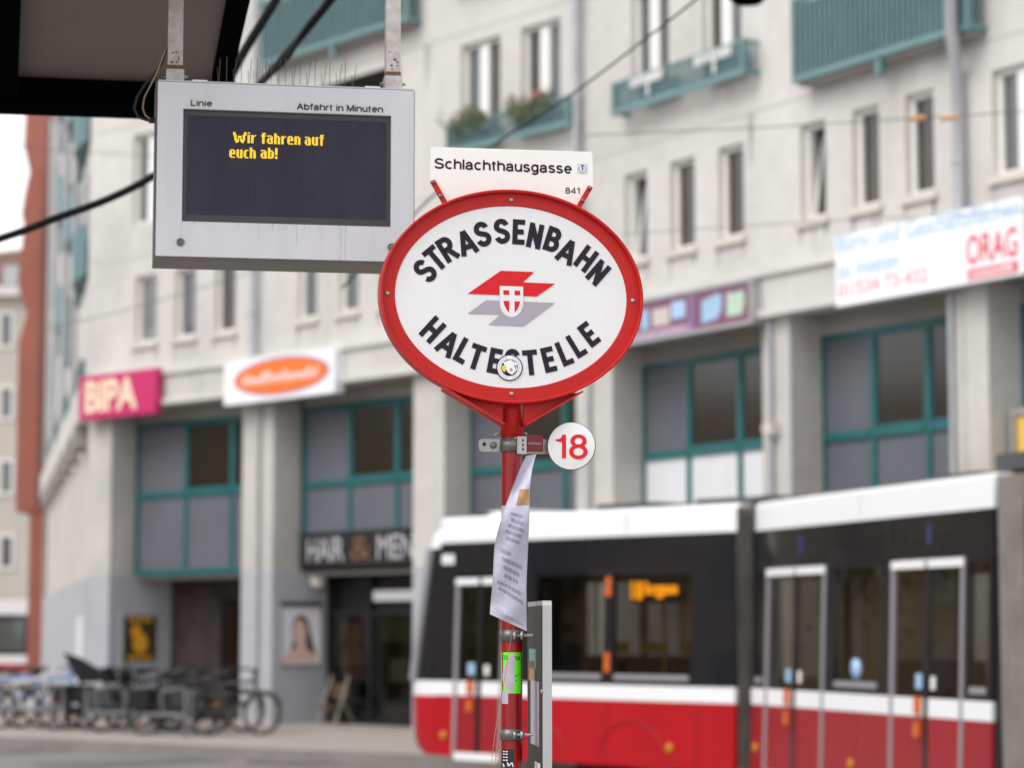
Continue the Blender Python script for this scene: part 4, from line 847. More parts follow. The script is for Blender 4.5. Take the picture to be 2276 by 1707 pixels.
def put_letter(ch_, x, y, ang):
    a, z = Q3(x, y); q = MB(); ca, sa = math.cos(R(ang)), math.sin(R(ang)); w_ = LW[ch_]
    for k, st in enumerate(GL[ch_]):
        pts = [((u - .5) * w_, (v - .5) * ch) for u, v in st]
        ribbon(q, lambda px_, py_, kk=k: SF.P(a + px_ * ca - py_ * sa, -.0028 + kk * .0003, z + px_ * sa + py_ * ca), pts, ST)
    q.build('letter', 'ink', face)
for L_, x, y, an in (('S', 315, 757, 50), ('T', 372, 688, 41), ('R', 440, 635, 33), ('A', 546, 597, 21), ('S', 636, 552, 15), ('S', 744, 536, 6), ('E', 840, 540, -2), ('N', 930, 562, -11), ('B', 1030, 583, -18), ('A', 1112, 648, -25), ('H', 1215, 690, -36), ('N', 1283, 768, -41)): put_letter(L_, x, y, an)
for L_, x, y, an in (('H', 357, 1087, -42), ('A', 445, 1163, -32), ('L', 531, 1206, -28), ('T', 602, 1240, -18), ('E', 706, 1262, -11), ('S', 803, 1265, 0), ('T', 904, 1271, 6), ('E', 1008, 1254, 14), ('L', 1096, 1217, 23), ('L', 1164, 1172, 32), ('E', 1233, 1112, 38)): put_letter(L_, x, y, an)
def poly3(parent, name, m_, pts, n, fn=Q3):
    q = MB(); q.add([SF.P(*(lambda s_: (s_[0], n, s_[1]))(fn(x, y))) for x, y in pts], [list(range(len(pts) - 1, -1, -1))]); return q.build(name, m_, parent)
poly3(face, 'logo_arrow', 'logo_red', [(738, 757), (925, 764), (862, 822), (1042, 829), (940, 901), (553, 886)], -.0026)
poly3(face, 'logo_arrow', 'logo_grey', [(655, 922), (1040, 937), (866, 1067), (670, 1060), (735, 1002), (553, 997)], -.0026)
shield = lambda x0, x1, y0, ym, y1: [(x0, y0), (x1, y0 + 4), (x1, ym)] + [((x0 + x1) / 2 + (x1 - x0) / 2 * math.cos(R(a)), ym + (y1 - ym) * math.sin(R(a))) for a in range(10, 171, 16)] + [(x0, ym)]
poly3(face, 'logo_shield', 'enamel', shield(732, 863, 842, 935, 1017), -.0022); 
for pts in ([(752, 866), (785, 867), (785, 893), (752, 892)], [(815, 868), (846, 869), (846, 895), (815, 894)], [(752, 926), (785, 927), (785, 990), (770, 975), (758, 950)], [(815, 928), (846, 929), (840, 952), (829, 976), (815, 990)]): poly3(face, 'logo_shield_field', 'logo_red', pts, -.0018)
# round sticker
sx, sy = 786, 1300
dd = lambda r_, n=28: [(sx + r_ * math.cos(2 * math.pi * i / n), sy + r_ * math.sin(2 * math.pi * i / n)) for i in range(n)]
stk = poly3(face, 'round_sticker', 'ink', dd(74), -.0014); poly3(stk, 'print_ring', 'pwhite', dd(68), -.0011); poly3(stk, 'print_disc', 'ink', dd(47), -.0008)
q = MB()
for i in range(40):
    if i in (9, 10, 29, 30, 31): continue
    a = 2 * math.pi * i / 40; p0 = Q3(sx + 53 * math.cos(a), sy + 53 * math.sin(a)); p1 = Q3(sx + 62 * math.cos(a + .06), sy + 62 * math.sin(a + .06)); ribbon(q, lambda u, v: SF.P(u, -.0009, v), [p0, p1], .0016)
q.build('print_text', 'logo_grey', stk)
for pts, m_ in (([(750, 1270), (790, 1255), (825, 1275), (830, 1310), (800, 1340), (775, 1325), (765, 1300)], 'pwhite'), ([(742, 1290), (765, 1285), (768, 1310), (757, 1326), (744, 1312)], 'syellow'), ([(808, 1282), (826, 1290), (822, 1315)], 'signgreen'), ([(785, 1305), (800, 1300), (805, 1318), (792, 1324)], 'tag_text')): poly3(stk, 'print_shape', m_, pts, -.0004 - .00005 * len(pts))
# name plate above, on two red stays
plate = MB(); pts = [Q3(x, y, -.045) for x, y in ((345, 64), (1238, 92), (1249, 104), (1252, 290), (1178, 400), (430, 400), (342, 255))]
plate.prism(SF, [pts[i] for i in (6, 5, 4, 3, 2, 1, 0)], -.049, -.045); po = plate.build('name_plate', 'plate', sign)
def ptext(txt, x0, x1, yb, yt, sw):
    a, z0_ = Q3(x0, yb, -.044); b, _ = Q3(x1, yb, -.044); _, z2 = Q3(x0, yt, -.044); q = MB()
    stroke_text(q, lambda u, v, k: SF.P(a + u, -.0442 + k * .0003, z0_ + v), txt, b - a, z2 - z0_, sw); q.build('lettering', 'ink', po)
ptext('Schlachthausgasse', 362, 1136, 186, 126, .17); ptext('841', 1095, 1182, 325, 290, .15)
a, z = Q3(1193, 187, -.0435)
q = MB(); ribbon(q, lambda u, v: SF.P(a + u * .0118, -.0435, z + v * .0118), [(-1, -1), (1, -1), (1, 1), (-1, 1)], .0012 / .0118, True); q.build('emblem_frame', 'sblue', po)
q = MB(); ribbon(q, lambda u, v: SF.P(a + u, -.0432, z + v), arc(0, 0, .0092, .0095, 140, 400, 16), .0022); q.build('emblem_ring', 'logo_grey', po)
q = MB(); ribbon(q, lambda u, v: SF.P(a + u, -.043, z + v), [(-.0045, .0085), (.0045, .0085)], .0028); ribbon(q, lambda u, v: SF.P(a + u, -.0428, z + v), [(0, .0085), (0, -.004)], .0032); q.build('emblem_letter', 'blue', po)
for (x0, y0), (x1, y1), bolts in (((355, 255), (432, 392), ((357, 262), (400, 340))), ((1238, 288), (1170, 405), ((1235, 296), (1195, 366)))):
    p0 = Q3(x0, y0, -.04); p1 = Q3(x1, y1, -.04); d = Vector((p1[0] - p0[0], p1[1] - p0[1])).normalized(); n_ = Vector((-d.y, d.x)) * .0062; A_ = Vector(p0); B_ = Vector(p1) + d * .03
    q = MB(); q.prism(SF, [tuple(v) for v in (A_ + n_, B_ + n_, B_ - n_, A_ - n_)] if n_.x < 0 else [tuple(v) for v in (A_ - n_, B_ - n_, B_ + n_, A_ + n_)], -.045, -.036); so_ = q.build('stay', 'red', sign)
    for b in bolts:
        a, z = Q3(*b, -.035); q = MB(); screwhead(q, SF.P(a, -.036, z), SF.n, .0055, .006); q.build('bolt', 'dsteel', so_)
# gussets and sleeve below the oval, then the post
g0 = [Q3(x, y, -.02) for x, y in ((412, 1425), (745, 1630), (745, 1490), (470, 1425))]; g1 = [Q3(x, y, -.02) for x, y in ((1182, 1445), (865, 1635), (865, 1490), (1120, 1445))]
q = MB(); q.prism(SF, g0, -.026, -.016); q.build('gusset', 'red', sign); q = MB(); q.prism(SF, g1[::-1], -.026, -.016); q.build('gusset', 'red', sign)
q = MB(); fl0 = Q3(412, 1425, -.02); fl1 = Q3(745, 1625, -.02); fl2 = Q3(1182, 1445, -.02); fl3 = Q3(865, 1630, -.02)
for a, b in ((fl0, fl1), (fl3, fl2)):
    q.add([SF.P(a[0], .012, a[1]), SF.P(b[0], .012, b[1]), SF.P(b[0], -.05, b[1]), SF.P(a[0], -.05, a[1]), SF.P(a[0], .012, a[1] + .005), SF.P(b[0], .012, b[1] + .005), SF.P(b[0], -.05, b[1] + .005), SF.P(a[0], -.05, a[1] + .005)], [[0, 1, 5, 4], [2, 3, 7, 6], [4, 5, 6, 7], [3, 2, 1, 0], [1, 2, 6, 5], [3, 0, 4, 7]])
q.build('bracket_flange', 'red', sign)
pc = lambda z: Vector((pole_xy.x, pole_xy.y, z))
zs0 = atY(1139, 972, pole_xy.y).z; zs1 = atY(1139, 860, pole_xy.y).z
q = MB(); q.lathe(pc(0), (0, 0, 1), [(.0262, zs0), (.0288, zs0), (.0288, zs1), (.0001, zs1)], 32); sv = q.build('sleeve', 'red', sign)
q = MB(); q.box(SF, *(lambda s_: (s_ - .0012, s_ + .0012))(pf.hit(1144.5, 945)[0] + (pf.o - SF.o).dot(SF.u)), (pf.o - SF.o).dot(SF.n) + .0275, (pf.o - SF.o).dot(SF.n) + .0292, atY(1144, 962, 6.03).z, atY(1144, 933, 6.03).z); q.build('slot', 'dark', sv)
q = MB(); q.lathe(pc(0), (0, 0, 1), [(.0262, .15), (.0262, zs0 + .02)], 32); post = q.build('post', 'red_post', sign)
q = MB(); q.lathe(pc(0), (0, 0, 1), [(.09, .15), (.09, .165), (.03, .17)], 24); q.build('base_plate', 'red_post', sign)
pr = .0262
def wrap(x, y, r_=None):
    """pixel on the front of the post -> point on its surface"""
    r_ = r_ or pr + .0006; p = atY(x, y, pole_xy.y - .02); dx = p.x - pole_xy.x; dx = max(-r_ * .999, min(r_ * .999, dx)); return Vector((pole_xy.x + dx, pole_xy.y - math.sqrt(r_ * r_ - dx * dx), p.z))
def wrapped(name, m_, x0, x1, y0, y1, r_, parent, n=10, fx=None):
    q = MB(); v = []
    for j in range(n + 1):
        for i in range(n + 1):
            y = y0 + (y1 - y0) * j / n; a, b = fx(j / n) if fx else (x0, x1); v.append(wrap(a + (b - a) * i / n, y, r_))
    q.add(v, [[j * (n + 1) + i, (j + 1) * (n + 1) + i, (j + 1) * (n + 1) + i + 1, j * (n + 1) + i + 1] for j in range(n) for i in range(n)], True); return q.build(name, m_, parent)
Q6 = lambda x, y: (1080 + x / 5.99, 1430 + y / 5.99)
gx0, gy0 = Q6(205, 125); gx1, gy1 = Q6(497, 672)
st1 = wrapped('green_sticker', 'neon', gx0, gx1 - .6, gy0, gy1, pr + .0004, post)
tear = [(330, 385, 150), (300, 385, 200), (262, 382, 270), (235, 380, 340), (222, 380, 410), (220, 385, 480), (240, 380, 550), (250, 372, 600), (300, 350, 660)]
q = MB(); v = []
for a, b, y in tear:
    for i in range(6): v.append(wrap(*Q6(a + (b - a) * i / 5, y), pr + .0008))
q.add(v, [[j * 6 + i, (j + 1) * 6 + i, (j + 1) * 6 + i + 1, j * 6 + i + 1] for j in range(len(tear) - 1) for i in range(5)], True); q.build('torn_patch', 'torn', st1)
wrapped('paper_scrap', 'torn', *[Q6(212, 0)[0], Q6(296, 0)[0]], Q6(0, 640)[1], Q6(0, 812)[1], pr + .0005, post)
def wraptext(txt, x0, x1, yt, yb, m_, parent, r_, rot=False):
    q = MB()
    if rot: text(q, lambda a, b: wrap(*Q6(x0 + (x1 - x0) * b, yt + (yb - yt) * (1 - a)), r_), txt, .02)
    else: text(q, lambda a, b: wrap(*Q6(x0 + (x1 - x0) * a, yb + (yt - yb) * b), r_), txt, .02)
    q.build('lettering', m_, parent)
wraptext('CO', 214, 288, 165, 220, 'ink', st1, pr + .0009); wraptext('VA', 388, 460, 172, 235, 'ink', st1, pr + .0009)
q = MB(); q.add([wrap(*Q6(x, y), pr + .0009) for x, y in ((390, 430), (455, 405), (430, 435), (395, 450))], [[3, 2, 1, 0]]); q.add([wrap(*Q6(x, y), pr + .0009) for x, y in ((392, 490), (420, 492), (410, 508))], [[2, 1, 0]]); q.build('print_shape', 'ink', st1)
st2 = wrapped('black_sticker', 'black', *[Q6(212, 0)[0], Q6(375, 0)[0]], Q6(0, 1415)[1], Q6(0, 1800)[1], pr + .0004, post)
q = MB()
for y0 in (1440, 1475, 1515, 1555):
    for x0, x1 in ((228, 286), (232, 250), (262, 288)):
        q.add([wrap(*Q6(x, y), pr + .0008) for x, y in ((x0, y0), (x1, y0), (x1, y0 + 14), (x0, y0 + 14))], [[3, 2, 1, 0]])
for s_ in ([(285, 1590), (300, 1640), (345, 1590), (360, 1650)], [(225, 1610), (240, 1640), (228, 1650), (250, 1655)]):
    for a, b in zip(s_, s_[1:]):
        q.add([wrap(*Q6(x, y), pr + .0008) for x, y in ((a[0] - 6, a[1]), (a[0] + 10, a[1]), (b[0] + 10, b[1]), (b[0] - 6, b[1]))], [[3, 2, 1, 0]])
q.build('print_marks', 'pwhite', st2)
# white patch on the post behind the leaflet
wrapped('paper_scrap', 'torn', 1115, 1132, 1124, 1190, pr + .0005, post)
# clamp with the route disc
def band(z0, z1, r_=.0300, m_='dsteel', parent=sign, name='clamp_band'):
    q = MB(); q.lathe(pc(0), (0, 0, 1), [(r_ - .003, z0), (r_, z0), (r_, z1), (r_ - .003, z1)], 28); return q.build(name, m_, parent)
Q1 = lambda x, y: (1050 + x / 13.01, 940 + y / 13.01)
zl0, zl1 = atY(1130, Q1(0, 815)[1], 6.03).z, atY(1130, Q1(0, 445)[1], 6.03).z
cl = band(zl0, zl1, .0305)
def p1(x, y, n): 
    X, Y = Q1(x, y); s_, z = pf.hit(X, Y, n); return s_, z
a0, z0 = p1(185, 830, .0); a1, z1 = p1(800, 470, .0)
q = MB(); rr = (z1 - z0) * .32
q.prism(pf, [(a1, z0), (a1, z1)] + [(a0 + rr + rr * math.cos(R(t_)), z1 - rr + rr * math.sin(R(t_))) for t_ in (90, 120, 150, 180)] + [(a0 + rr + rr * math.cos(R(t_)), z0 + rr + rr * math.sin(R(t_))) for t_ in (180, 210, 240, 270)], -.004, .0); fo = q.build('clamp_ear', 'steel', sign)
b0, bz = p1(605, 650, .0); q = MB(); screwhead(q, pf.P(b0, .0, bz), pf.n, .0085, .010); q.build('bolt', 'dsteel', fo); b0, bz = p1(345, 620, .001); q = MB(); screwhead(q, pf.P(b0, .0, bz), pf.n, .005, .0012); q.build('bolt_hole', 'dark', fo)
for x, y, r_ in ((1220, 455, .0042), (1580, 310, .005), (775, 320, .004)):
    a, z = p1(x, y, .02); q = MB(); q.lathe(pf.P(a, .03 if x < 1500 and x > 900 else .0, z), pf.n, [(r_, -.03), (r_, 0), (r_ * .6, .003), (.0001, .0035)], 10); q.build('bolt', 'steel', cl)
a0, z0 = p1(1290, 900, .03); a1, z1 = p1(1555, 400, .03); q = MB(); q.box(pf, a0, a1, .0, .034, z0, z1); ho = q.build('holder', 'alu', sign)
a2, _ = p1(2180, 600, .01); q = MB(); q.box(pf, a1 - .002, a2 + .01, -.006, .008, z0 + .003, z1 - .004); q.build('holder_arm', 'steel', sign)
b0, bz0 = p1(1575, 860, .0095); b1, bz1 = p1(2040, 330, .0095); q = MB(); q.box(pf, b0, b1, .0082, .0105, bz0 + .002, bz1 - .002); lb = q.build('maroon_label', 'maroon', sign)
q = MB()
x = b0 + .003
while x < b1 - .004: wd = random.uniform(.0015, .003); q.box(pf, x, x + wd, .0105, .0109, (bz0 + bz1) / 2 - .003, (bz0 + bz1) / 2 + random.choice((.001, .003))); x += wd + .0012
q.build('print_text', 'tag_text', lb)
q = MB(); 
for zz in (.2, .45, .7): q.box(pf, a0 + .012, a0 + .017, .034, .0344, z0 + (z1 - z0) * zz, z0 + (z1 - z0) * (zz + .15))
q.build('print_text', 'maroon', ho)
# disc 18
dY = 6.04; dc = atY(1000 + 1120 / 4.1475, 900 + 380 / 4.1475, dY); dr = .0605; dax = Vector((-.10, -1, 0)).normalized()
disc = thing('route_disc', dc - Vector((0, 0, dr)), 'small round white disc with a red number 18 on the right of the red post', 'sign')
q = MB(); q.lathe(dc, dax, [(.0001, -.006), (dr, -.006), (dr, .0), (dr - .0015, .0012)], 40); q.build('disc_edge', 'dsteel', disc)
q = MB(); q.lathe(dc, dax, [(dr - .0015, .0012), (dr - .0025, .0016), (.0001, .0016)], 40); q.build('disc_face', 'enamel', disc)
DF = Frame((dc.x, dc.y), (dc.x + .995, dc.y - .0995)); 
q = MB(); D4 = lambda x, y: DF.hit(1000 + x / 4.1475, 900 + y / 4.1475, .003)
def dp(s_, z): return DF.P(s_, .0028, z)
x_ = lambda x, y: Vector(D4(x, y))
v = [D4(*p) for p in ((1070, 275), (1070, 493), (1033, 493), (1033, 345), (975, 333), (975, 318), (1005, 315), (1025, 303), (1037, 275))]; q.add([dp(*p) for p in v], [list(range(len(v)))])
def ell(x, y, rx, ry, rx2, ry2, n=36):
    o_ = [D4(x + rx * math.cos(2 * math.pi * i / n), y - ry * math.sin(2 * math.pi * i / n)) for i in range(n)]; i_ = [D4(x + rx2 * math.cos(2 * math.pi * i / n), y - ry2 * math.sin(2 * math.pi * i / n)) for i in range(n)]
    q.add([dp(*p) for p in o_ + i_], [[i, (i + 1) % n, n + (i + 1) % n, n + i] for i in range(n)])
ell(1185, 334, 75, 62, 37, 31)
_dp = dp
def dp(s_, z): return DF.P(s_, .0031, z)
ell(1184, 432, 85, 70, 47, 37)
q.build('number', 'logo_red', disc)
q = MB(); q.tube([dc + dax * -.006, Vector((dc.x - .02, dc.y + .012, dc.z)), pf.P(a2, .0, (z0 + z1) / 2)], .006, 8); q.build('disc_arm', 'steel', disc)
# lower clamps and the timetable board seen edge-on
Q5 = lambda x, y: (1000 + x / 3.885, 1280 + y / 3.885)
for yt, yb in ((468, 568), (1328, 1425)):
    za, zb_ = atY(1130, Q5(0, yb)[1], 6.03).z, atY(1130, Q5(0, yt)[1], 6.03).z; cb = band(za, zb_, .0298)
    for x in (565, 628):
        p = atY(*Q5(x, (yt + yb) / 2), 6.03); q = MB(); q.lathe(p + Vector((-.006, 0, 0)), (1, 0, -.05), [(.004, 0), (.0105, .0), (.0115, .004), (.0105, .009), (.004, .010)], 14); q.build('bolt', 'steel', cb)
    p = atY(*Q5(560, (yt + yb) / 2), 6.03); q = MB(); q.tube([p, p + Vector((.045, 0, 0))], .0038, 8); q.build('threaded_rod', 'steel', cb)
b_f0 = atY(*Q5(800, 230), 5.97); b_f1 = atY(*Q5(880, 230), 5.97); bb0 = atY(*Q5(672, 230), 6.34)
zt = atY(*Q5(800, 216), 5.97).z
board = thing('timetable_board', (b_f0.x, b_f0.y + .15, .15), 'grey metal timetable board seen edge-on, clamped to the right of the red post', 'notice board')
d = Vector((bb0.x - b_f0.x, bb0.y - b_f0.y, 0)); BF = Frame((bb0.x, bb0.y), (b_f0.x, b_f0.y)); th = b_f1.x - b_f0.x
q = MB(); rr = .012; prf = [(0, .75), (BF.L, .75), (BF.L, zt - rr), (BF.L - rr * .3, zt - rr * .3), (BF.L - rr, zt), (0, zt)]
q.prism(BF, prf, -th, 0); q.build('board_frame', 'alu', board)
q = MB(); q.box(BF, .01, BF.L - .006, 0, .002, .78, zt - .012); bg_ = q.build('board_glass', 'board', board)
for s0, s1, z0_, z1_, m_ in ((.06, .24, zt - .17, zt - .12, 'signgreen'), (.10, .30, zt - .36, zt - .20, 'torn'), (.05, .2, zt - .2, zt - .15, 'ochre'), (.2, .33, zt - .43, zt - .40, 'pwhite'), (.15, .32, zt - .50, zt - .46, 'tag_text')):
    q = MB(); q.box(BF, s0, s1, .002, .0026, z0_, z1_); q.build('stuck_notice', m_, bg_)
q = MB(); screwhead(q, BF.P(BF.L - .004, .001, atY(1206, 1538, 5.97).z), BF.n, .006, .004); q.build('screw', 'steel', board)
q = MB(); q.tube([BF.P(BF.L * .3, -th / 2, .15), BF.P(BF.L * .3, -th / 2, .76)], .018, 10); q.build('board_leg', 'alu', board)
# leaflet in a clear sleeve hanging from the clamp, with string
Lr = [((1169, 1013), (1192, 1010)), ((1154, 1045), (1183, 1043)), ((1135, 1093), (1177, 1093)), ((1116, 1146), (1177, 1143)), ((1099, 1211), (1174, 1213)), ((1095, 1290), (1170, 1300)), ((1090, 1344), (1171, 1385)), ((1089, 1366), (1171, 1404))]
def leaf_pt(u, v, out=0.):
    k = v * (len(Lr) - 1); i = min(int(k), len(Lr) - 2); f = k - i
    a = Vector(Lr[i][0]).lerp(Vector(Lr[i + 1][0]), f); b = Vector(Lr[i][1]).lerp(Vector(Lr[i + 1][1]), f); p = a.lerp(b, u)
    Y = 6.02 + (-.07 + .05 * u + .016 * math.sin(u * 3.1 + v * 4) + .010 * math.sin(v * 9 + u * 2) + .005 * math.sin(v * 23 + u * 7)) * min(1, .25 + v * 1.6) - .028 - out
    return atY(p.x, p.y, Y)
lf = thing('leaflet', leaf_pt(.5, 1), 'twisted paper notice in a clear sleeve hanging on the red post', 'leaflet')
def sheet(name, m_, u0, u1, v0, v1, out, parent, nu=8, nv=26, th=.0006):
    q = MB(); v = [leaf_pt(u0 + (u1 - u0) * i / nu, v0 + (v1 - v0) * j / nv, out) for j in range(nv + 1) for i in range(nu + 1)]; n = nu + 1; b = [x + Vector((0, th, 0)) for x in v]; o_ = len(v)
    f = [[j * n + i, (j + 1) * n + i, (j + 1) * n + i + 1, j * n + i + 1] for j in range(nv) for i in range(nu)]
    q.add(v + b, f + [[o_ + k for k in reversed(g)] for g in f], True); return q.build(name, m_, parent)
slv = sheet('clear_sleeve', 'sleeve', 0, 1, 0, 1, 0, lf); pp = sheet('paper', 'paper', .04, .97, .02, .93, .001, lf); sheet('ochre_print', 'ochre', .45, .97, .27, .37, .0018, pp, 5, 5)
q = MB()
rows = [(.42, .3, .75), (.45, .35, .8), (.48, .3, .85), (.51, .25, .8), (.54, .3, .75), (.60, .2, .5), (.63, .25, .85), (.66, .3, .8), (.69, .35, .75), (.73, .15, .85), (.76, .2, .9), (.90, .1, .9)]
for v0, u0, u1 in rows:
    u = u0
    while u < u1:
        du = random.uniform(.05, .13); q.add([leaf_pt(a, b + (a - .5) * .05, .0022) for a, b in ((u, v0), (u, v0 + .014), (min(u + du, u1), v0 + .014), (min(u + du, u1), v0))], [[0, 1, 2, 3]]); u += du + .02
q.build('print_text', 'ptext', pp)
q = MB(); q.tube([atY(*Q5(560, 400), 5.97), atY(*Q5(520, 590), 5.975), atY(*Q5(505, 680), 5.985), atY(*Q5(440, 1090), 5.99), atY(*Q5(388, 1370), 5.99), atY(*Q5(350, 1700), 5.99)], .0008, 5); q.tube([atY(*Q5(430, 1150), 5.99), atY(*Q5(420, 1380), 5.99), atY(*Q5(378, 1700), 5.99)], .0008, 5); q.build('string', 'tan', lf)

# ------------------------------------------------------------------ departure display hanging from the shelter
DY = 6.62
Q2 = lambda x, y: (300 + x / 2.676, y / 2.676)
p0 = atY(*Q2(137, 480), DY); dyaw = R(9.5); PF = Frame((p0.x, p0.y), (p0.x + math.cos(dyaw), p0.y + math.sin(dyaw)))
H2 = lambda x, y, n=0.: PF.hit(*Q2(x, y), n)
s0 = 0; s1 = H2(1660, 537)[0]; z1 = (H2(137, 480)[1] + H2(1660, 537)[1]) / 2; z0 = (H2(128, 1522)[1] + H2(1400, 1550)[1]) / 2
disp = thing('departure_display', PF.P((s0 + s1) / 2, -.1, z0), 'grey departure display showing yellow text on a dark screen, hung from the shelter', 'display')
a0, zb0 = H2(278, 1316); a1, zt1 = H2(1524, 684); _, zb1 = H2(1524, 1348); _, zt0 = H2(281, 645); zb = (zb0 + zb1) / 2; zt = (zt0 + zt1) / 2
dep = .175
q = MB()
# front frame with the screen opening
holes = [(a0, a1, zb, zt)]
xs = [s0, a0, a1, s1]; zs = [z0, zb, zt, z1]
for i in range(3):
    for j in range(3):
        if i == 1 and j == 1: continue
        q.quad(PF.P(xs[i], 0, zs[j]), PF.P(xs[i + 1], 0, zs[j]), PF.P(xs[i + 1], 0, zs[j + 1]), PF.P(xs[i], 0, zs[j + 1]))
sd_ = .012
q.quad(PF.P(a0, 0, zb), PF.P(a0, 0, zt), PF.P(a0, -sd_, zt), PF.P(a0, -sd_, zb)); q.quad(PF.P(a1, 0, zt), PF.P(a1, 0, zb), PF.P(a1, -sd_, zb), PF.P(a1, -sd_, zt)); q.quad(PF.P(a0, 0, zt), PF.P(a1, 0, zt), PF.P(a1, -sd_, zt), PF.P(a0, -sd_, zt)); q.quad(PF.P(a1, 0, zb), PF.P(a0, 0, zb), PF.P(a0, -sd_, zb), PF.P(a1, -sd_, zb))
q.build('front_door', 'box', disp)
q = MB(); O_ = .012   # case a little larger than the door, with a chamfered lip
fr_pts = [(s0, z0), (s1, z0), (s1, z1), (s0, z1)]; lip = [(s0 - .006, z0 - .010), (s1 + .004, z0 - .010), (s1 + .004, z1 + .002), (s0 - .006, z1 + .002)]
v = [PF.P(a, -.0005, z) for a, z in fr_pts] + [PF.P(a, -.012, z) for a, z in lip] + [PF.P(a, -dep, z) for a, z in lip]
q.add(v, [[0, 4, 5, 1], [1, 5, 6, 2], [2, 6, 7, 3], [3, 7, 4, 0], [4, 8, 9, 5], [5, 9, 10, 6], [6, 10, 11, 7], [7, 11, 8, 4], [8, 11, 10, 9]]); q.build('case', 'box_dark', disp)
q = MB(); q.box(PF, s0 + .001, s1 - .001, -dep + .01, -.002, z1 + .002, z1 + .005); q.build('top_sheet', 'box', disp)
q = MB(); q.quad(PF.P(a0, -sd_, zb), PF.P(a1, -sd_, zb), PF.P(a1, -sd_, zt), PF.P(a0, -sd_, zt)); scr = q.build('screen', 'screen', disp)
q = MB()
for x in (705, 1089): a = H2(x, 900)[0]; q.box(PF, a - .0009, a + .0009, -sd_, -sd_ + .0006, zb + .02, zt - .02)
for y in (zt - .0165, zb + .0215): q.box(PF, a0 + .012, a1 - .012, -sd_, -sd_ + .0005, y, y + .0012)
q.build('screen_seam', 'screen_line', scr)
q = MB(); u = a0 + .02
while u < a1 - .015: q.box(PF, u, u + .0007, -sd_, -sd_ + .0003, zb + .023, zt - .018); u += .0125
q.build('screen_grid', 'screen_line', scr, kind='stuff')
for u0, u1, w0, w1 in ((a0, a1, zb, zb + .0212), (a0, a1, zt - .0165, zt), (a0, a0 + .0118, zb + .0213, zt - .0166), (a1 - .0118, a1, zb + .0213, zt - .0166)):
    q = MB(); q.quad(PF.P(u0, -sd_ + .0004, w0), PF.P(u1, -sd_ + .0004, w0), PF.P(u1, -sd_ + .0004, w1), PF.P(u0, -sd_ + .0004, w1)); q.build('screen_margin', 'screen_edge', scr)
q = MB()
for k in range(34):
    u = random.uniform(a0 + .01, a1 - .01); w0 = random.uniform(zb + .01, zt - .02); r_ = random.uniform(.0003, .0008); q.quad(PF.P(u - r_, -sd_ + .0009, w0 - r_), PF.P(u + r_, -sd_ + .0009, w0 - r_), PF.P(u + r_, -sd_ + .0009, w0 + r_), PF.P(u - r_, -sd_ + .0009, w0 + r_))
q.build('dust_specks', 'dust', scr, kind='stuff')
FONT = {
'W': 'XX.......XX/XX.......XX/XXX.....XXX/.XX.XXX.XX./.XX.XXX.XX./.XX.X.X.XX./.XXXX.XXXX./..XXX.XXX../..XX...XX..', 'i': 'XX/../XX/XX/XX/XX/XX/XX/XX', 'r': '..../..../XX.X/XXX./XX../XX../XX../XX../XX..', 'f': '.XXX/.XX./XXXX/.XX./.XX./.XX./.XX./.XX./.XX.',
'a': '...../...../XXXX./...XX/.XXXX/XX.XX/XX.XX/XX.XX/.XXXX', 'h': 'XX.../XX.../XXXX./XX.XX/XX.XX/XX.XX/XX.XX/XX.XX/XX.XX', 'e': '...../...../.XXX./XX.XX/XX.XX/XXXXX/XX.../XX.../.XXXX', 'n': '...../...../XXXX./XX.XX/XX.XX/XX.XX/XX.XX/XX.XX/XX.XX',
'u': '...../...../XX.XX/XX.XX/XX.XX/XX.XX/XX.XX/XX.XX/.XXXX', 'c': '..../..../.XXX/XX../XX../XX../XX../XX../.XXX', 'b': 'XX.../XX.../XXXX./XX.XX/XX.XX/XX.XX/XX.XX/XX.XX/XXXX.', '!': 'XX/XX/XX/XX/XX/XX/../XX/XX'}
pp_ = H2(100, 300)[0]; pitch = (H2(100 + 25 / 9.217 * 2.676, 800)[0] - H2(100, 800)[0])
def led_word(word, x, y):
    a, z = PF.hit(500 + x / 9.217, 280 + y / 9.217, -sd_); q = MB(); cx_ = 0
    for ch_ in word:
        rows_ = FONT[ch_].split('/')
        for j, r_ in enumerate(rows_):
            for i, c in enumerate(r_):
                if c == 'X': u0 = a + (cx_ + i) * pitch; w0 = z - j * pitch * 1.02; q.quad(PF.P(u0, -sd_ + .0012, w0 - pitch * .78), PF.P(u0 + pitch * .66, -sd_ + .0012, w0 - pitch * .78), PF.P(u0 + pitch * .66, -sd_ + .0012, w0), PF.P(u0, -sd_ + .0012, w0))
        cx_ += len(rows_[0]) + 1
    q.build('led_text', 'led', scr)
led_word('Wir', 172, 118); led_word('fahren', 742, 138); led_word('auf', 1640, 170); led_word('euch', 94, 425); led_word('ab!', 737, 440)
def dtext(txt, x0, x1, yb, yt, sw):
    a, zb_ = H2(x0, yb, .001); b, _ = H2(x1, yb, .001); _, zt_ = H2(x0, yt, .001); q = MB(); q2 = MB(); q2.box(PF, a - .005, b + .003, 0, .0005, zb_ - .005, zt_ + .004); q2.build('label_strip', 'box_label', disp)
    stroke_text(q, lambda u, v, k: PF.P(a + u, .0009 + k * .0002, zb_ + v), txt, b - a, zt_ - zb_, sw); q.build('lettering', 'label_ink', disp)
dtext('Linie', 328, 462, 628, 589, .2); dtext('Abfahrt in Minuten', 960, 1479, 651, 609, .2)
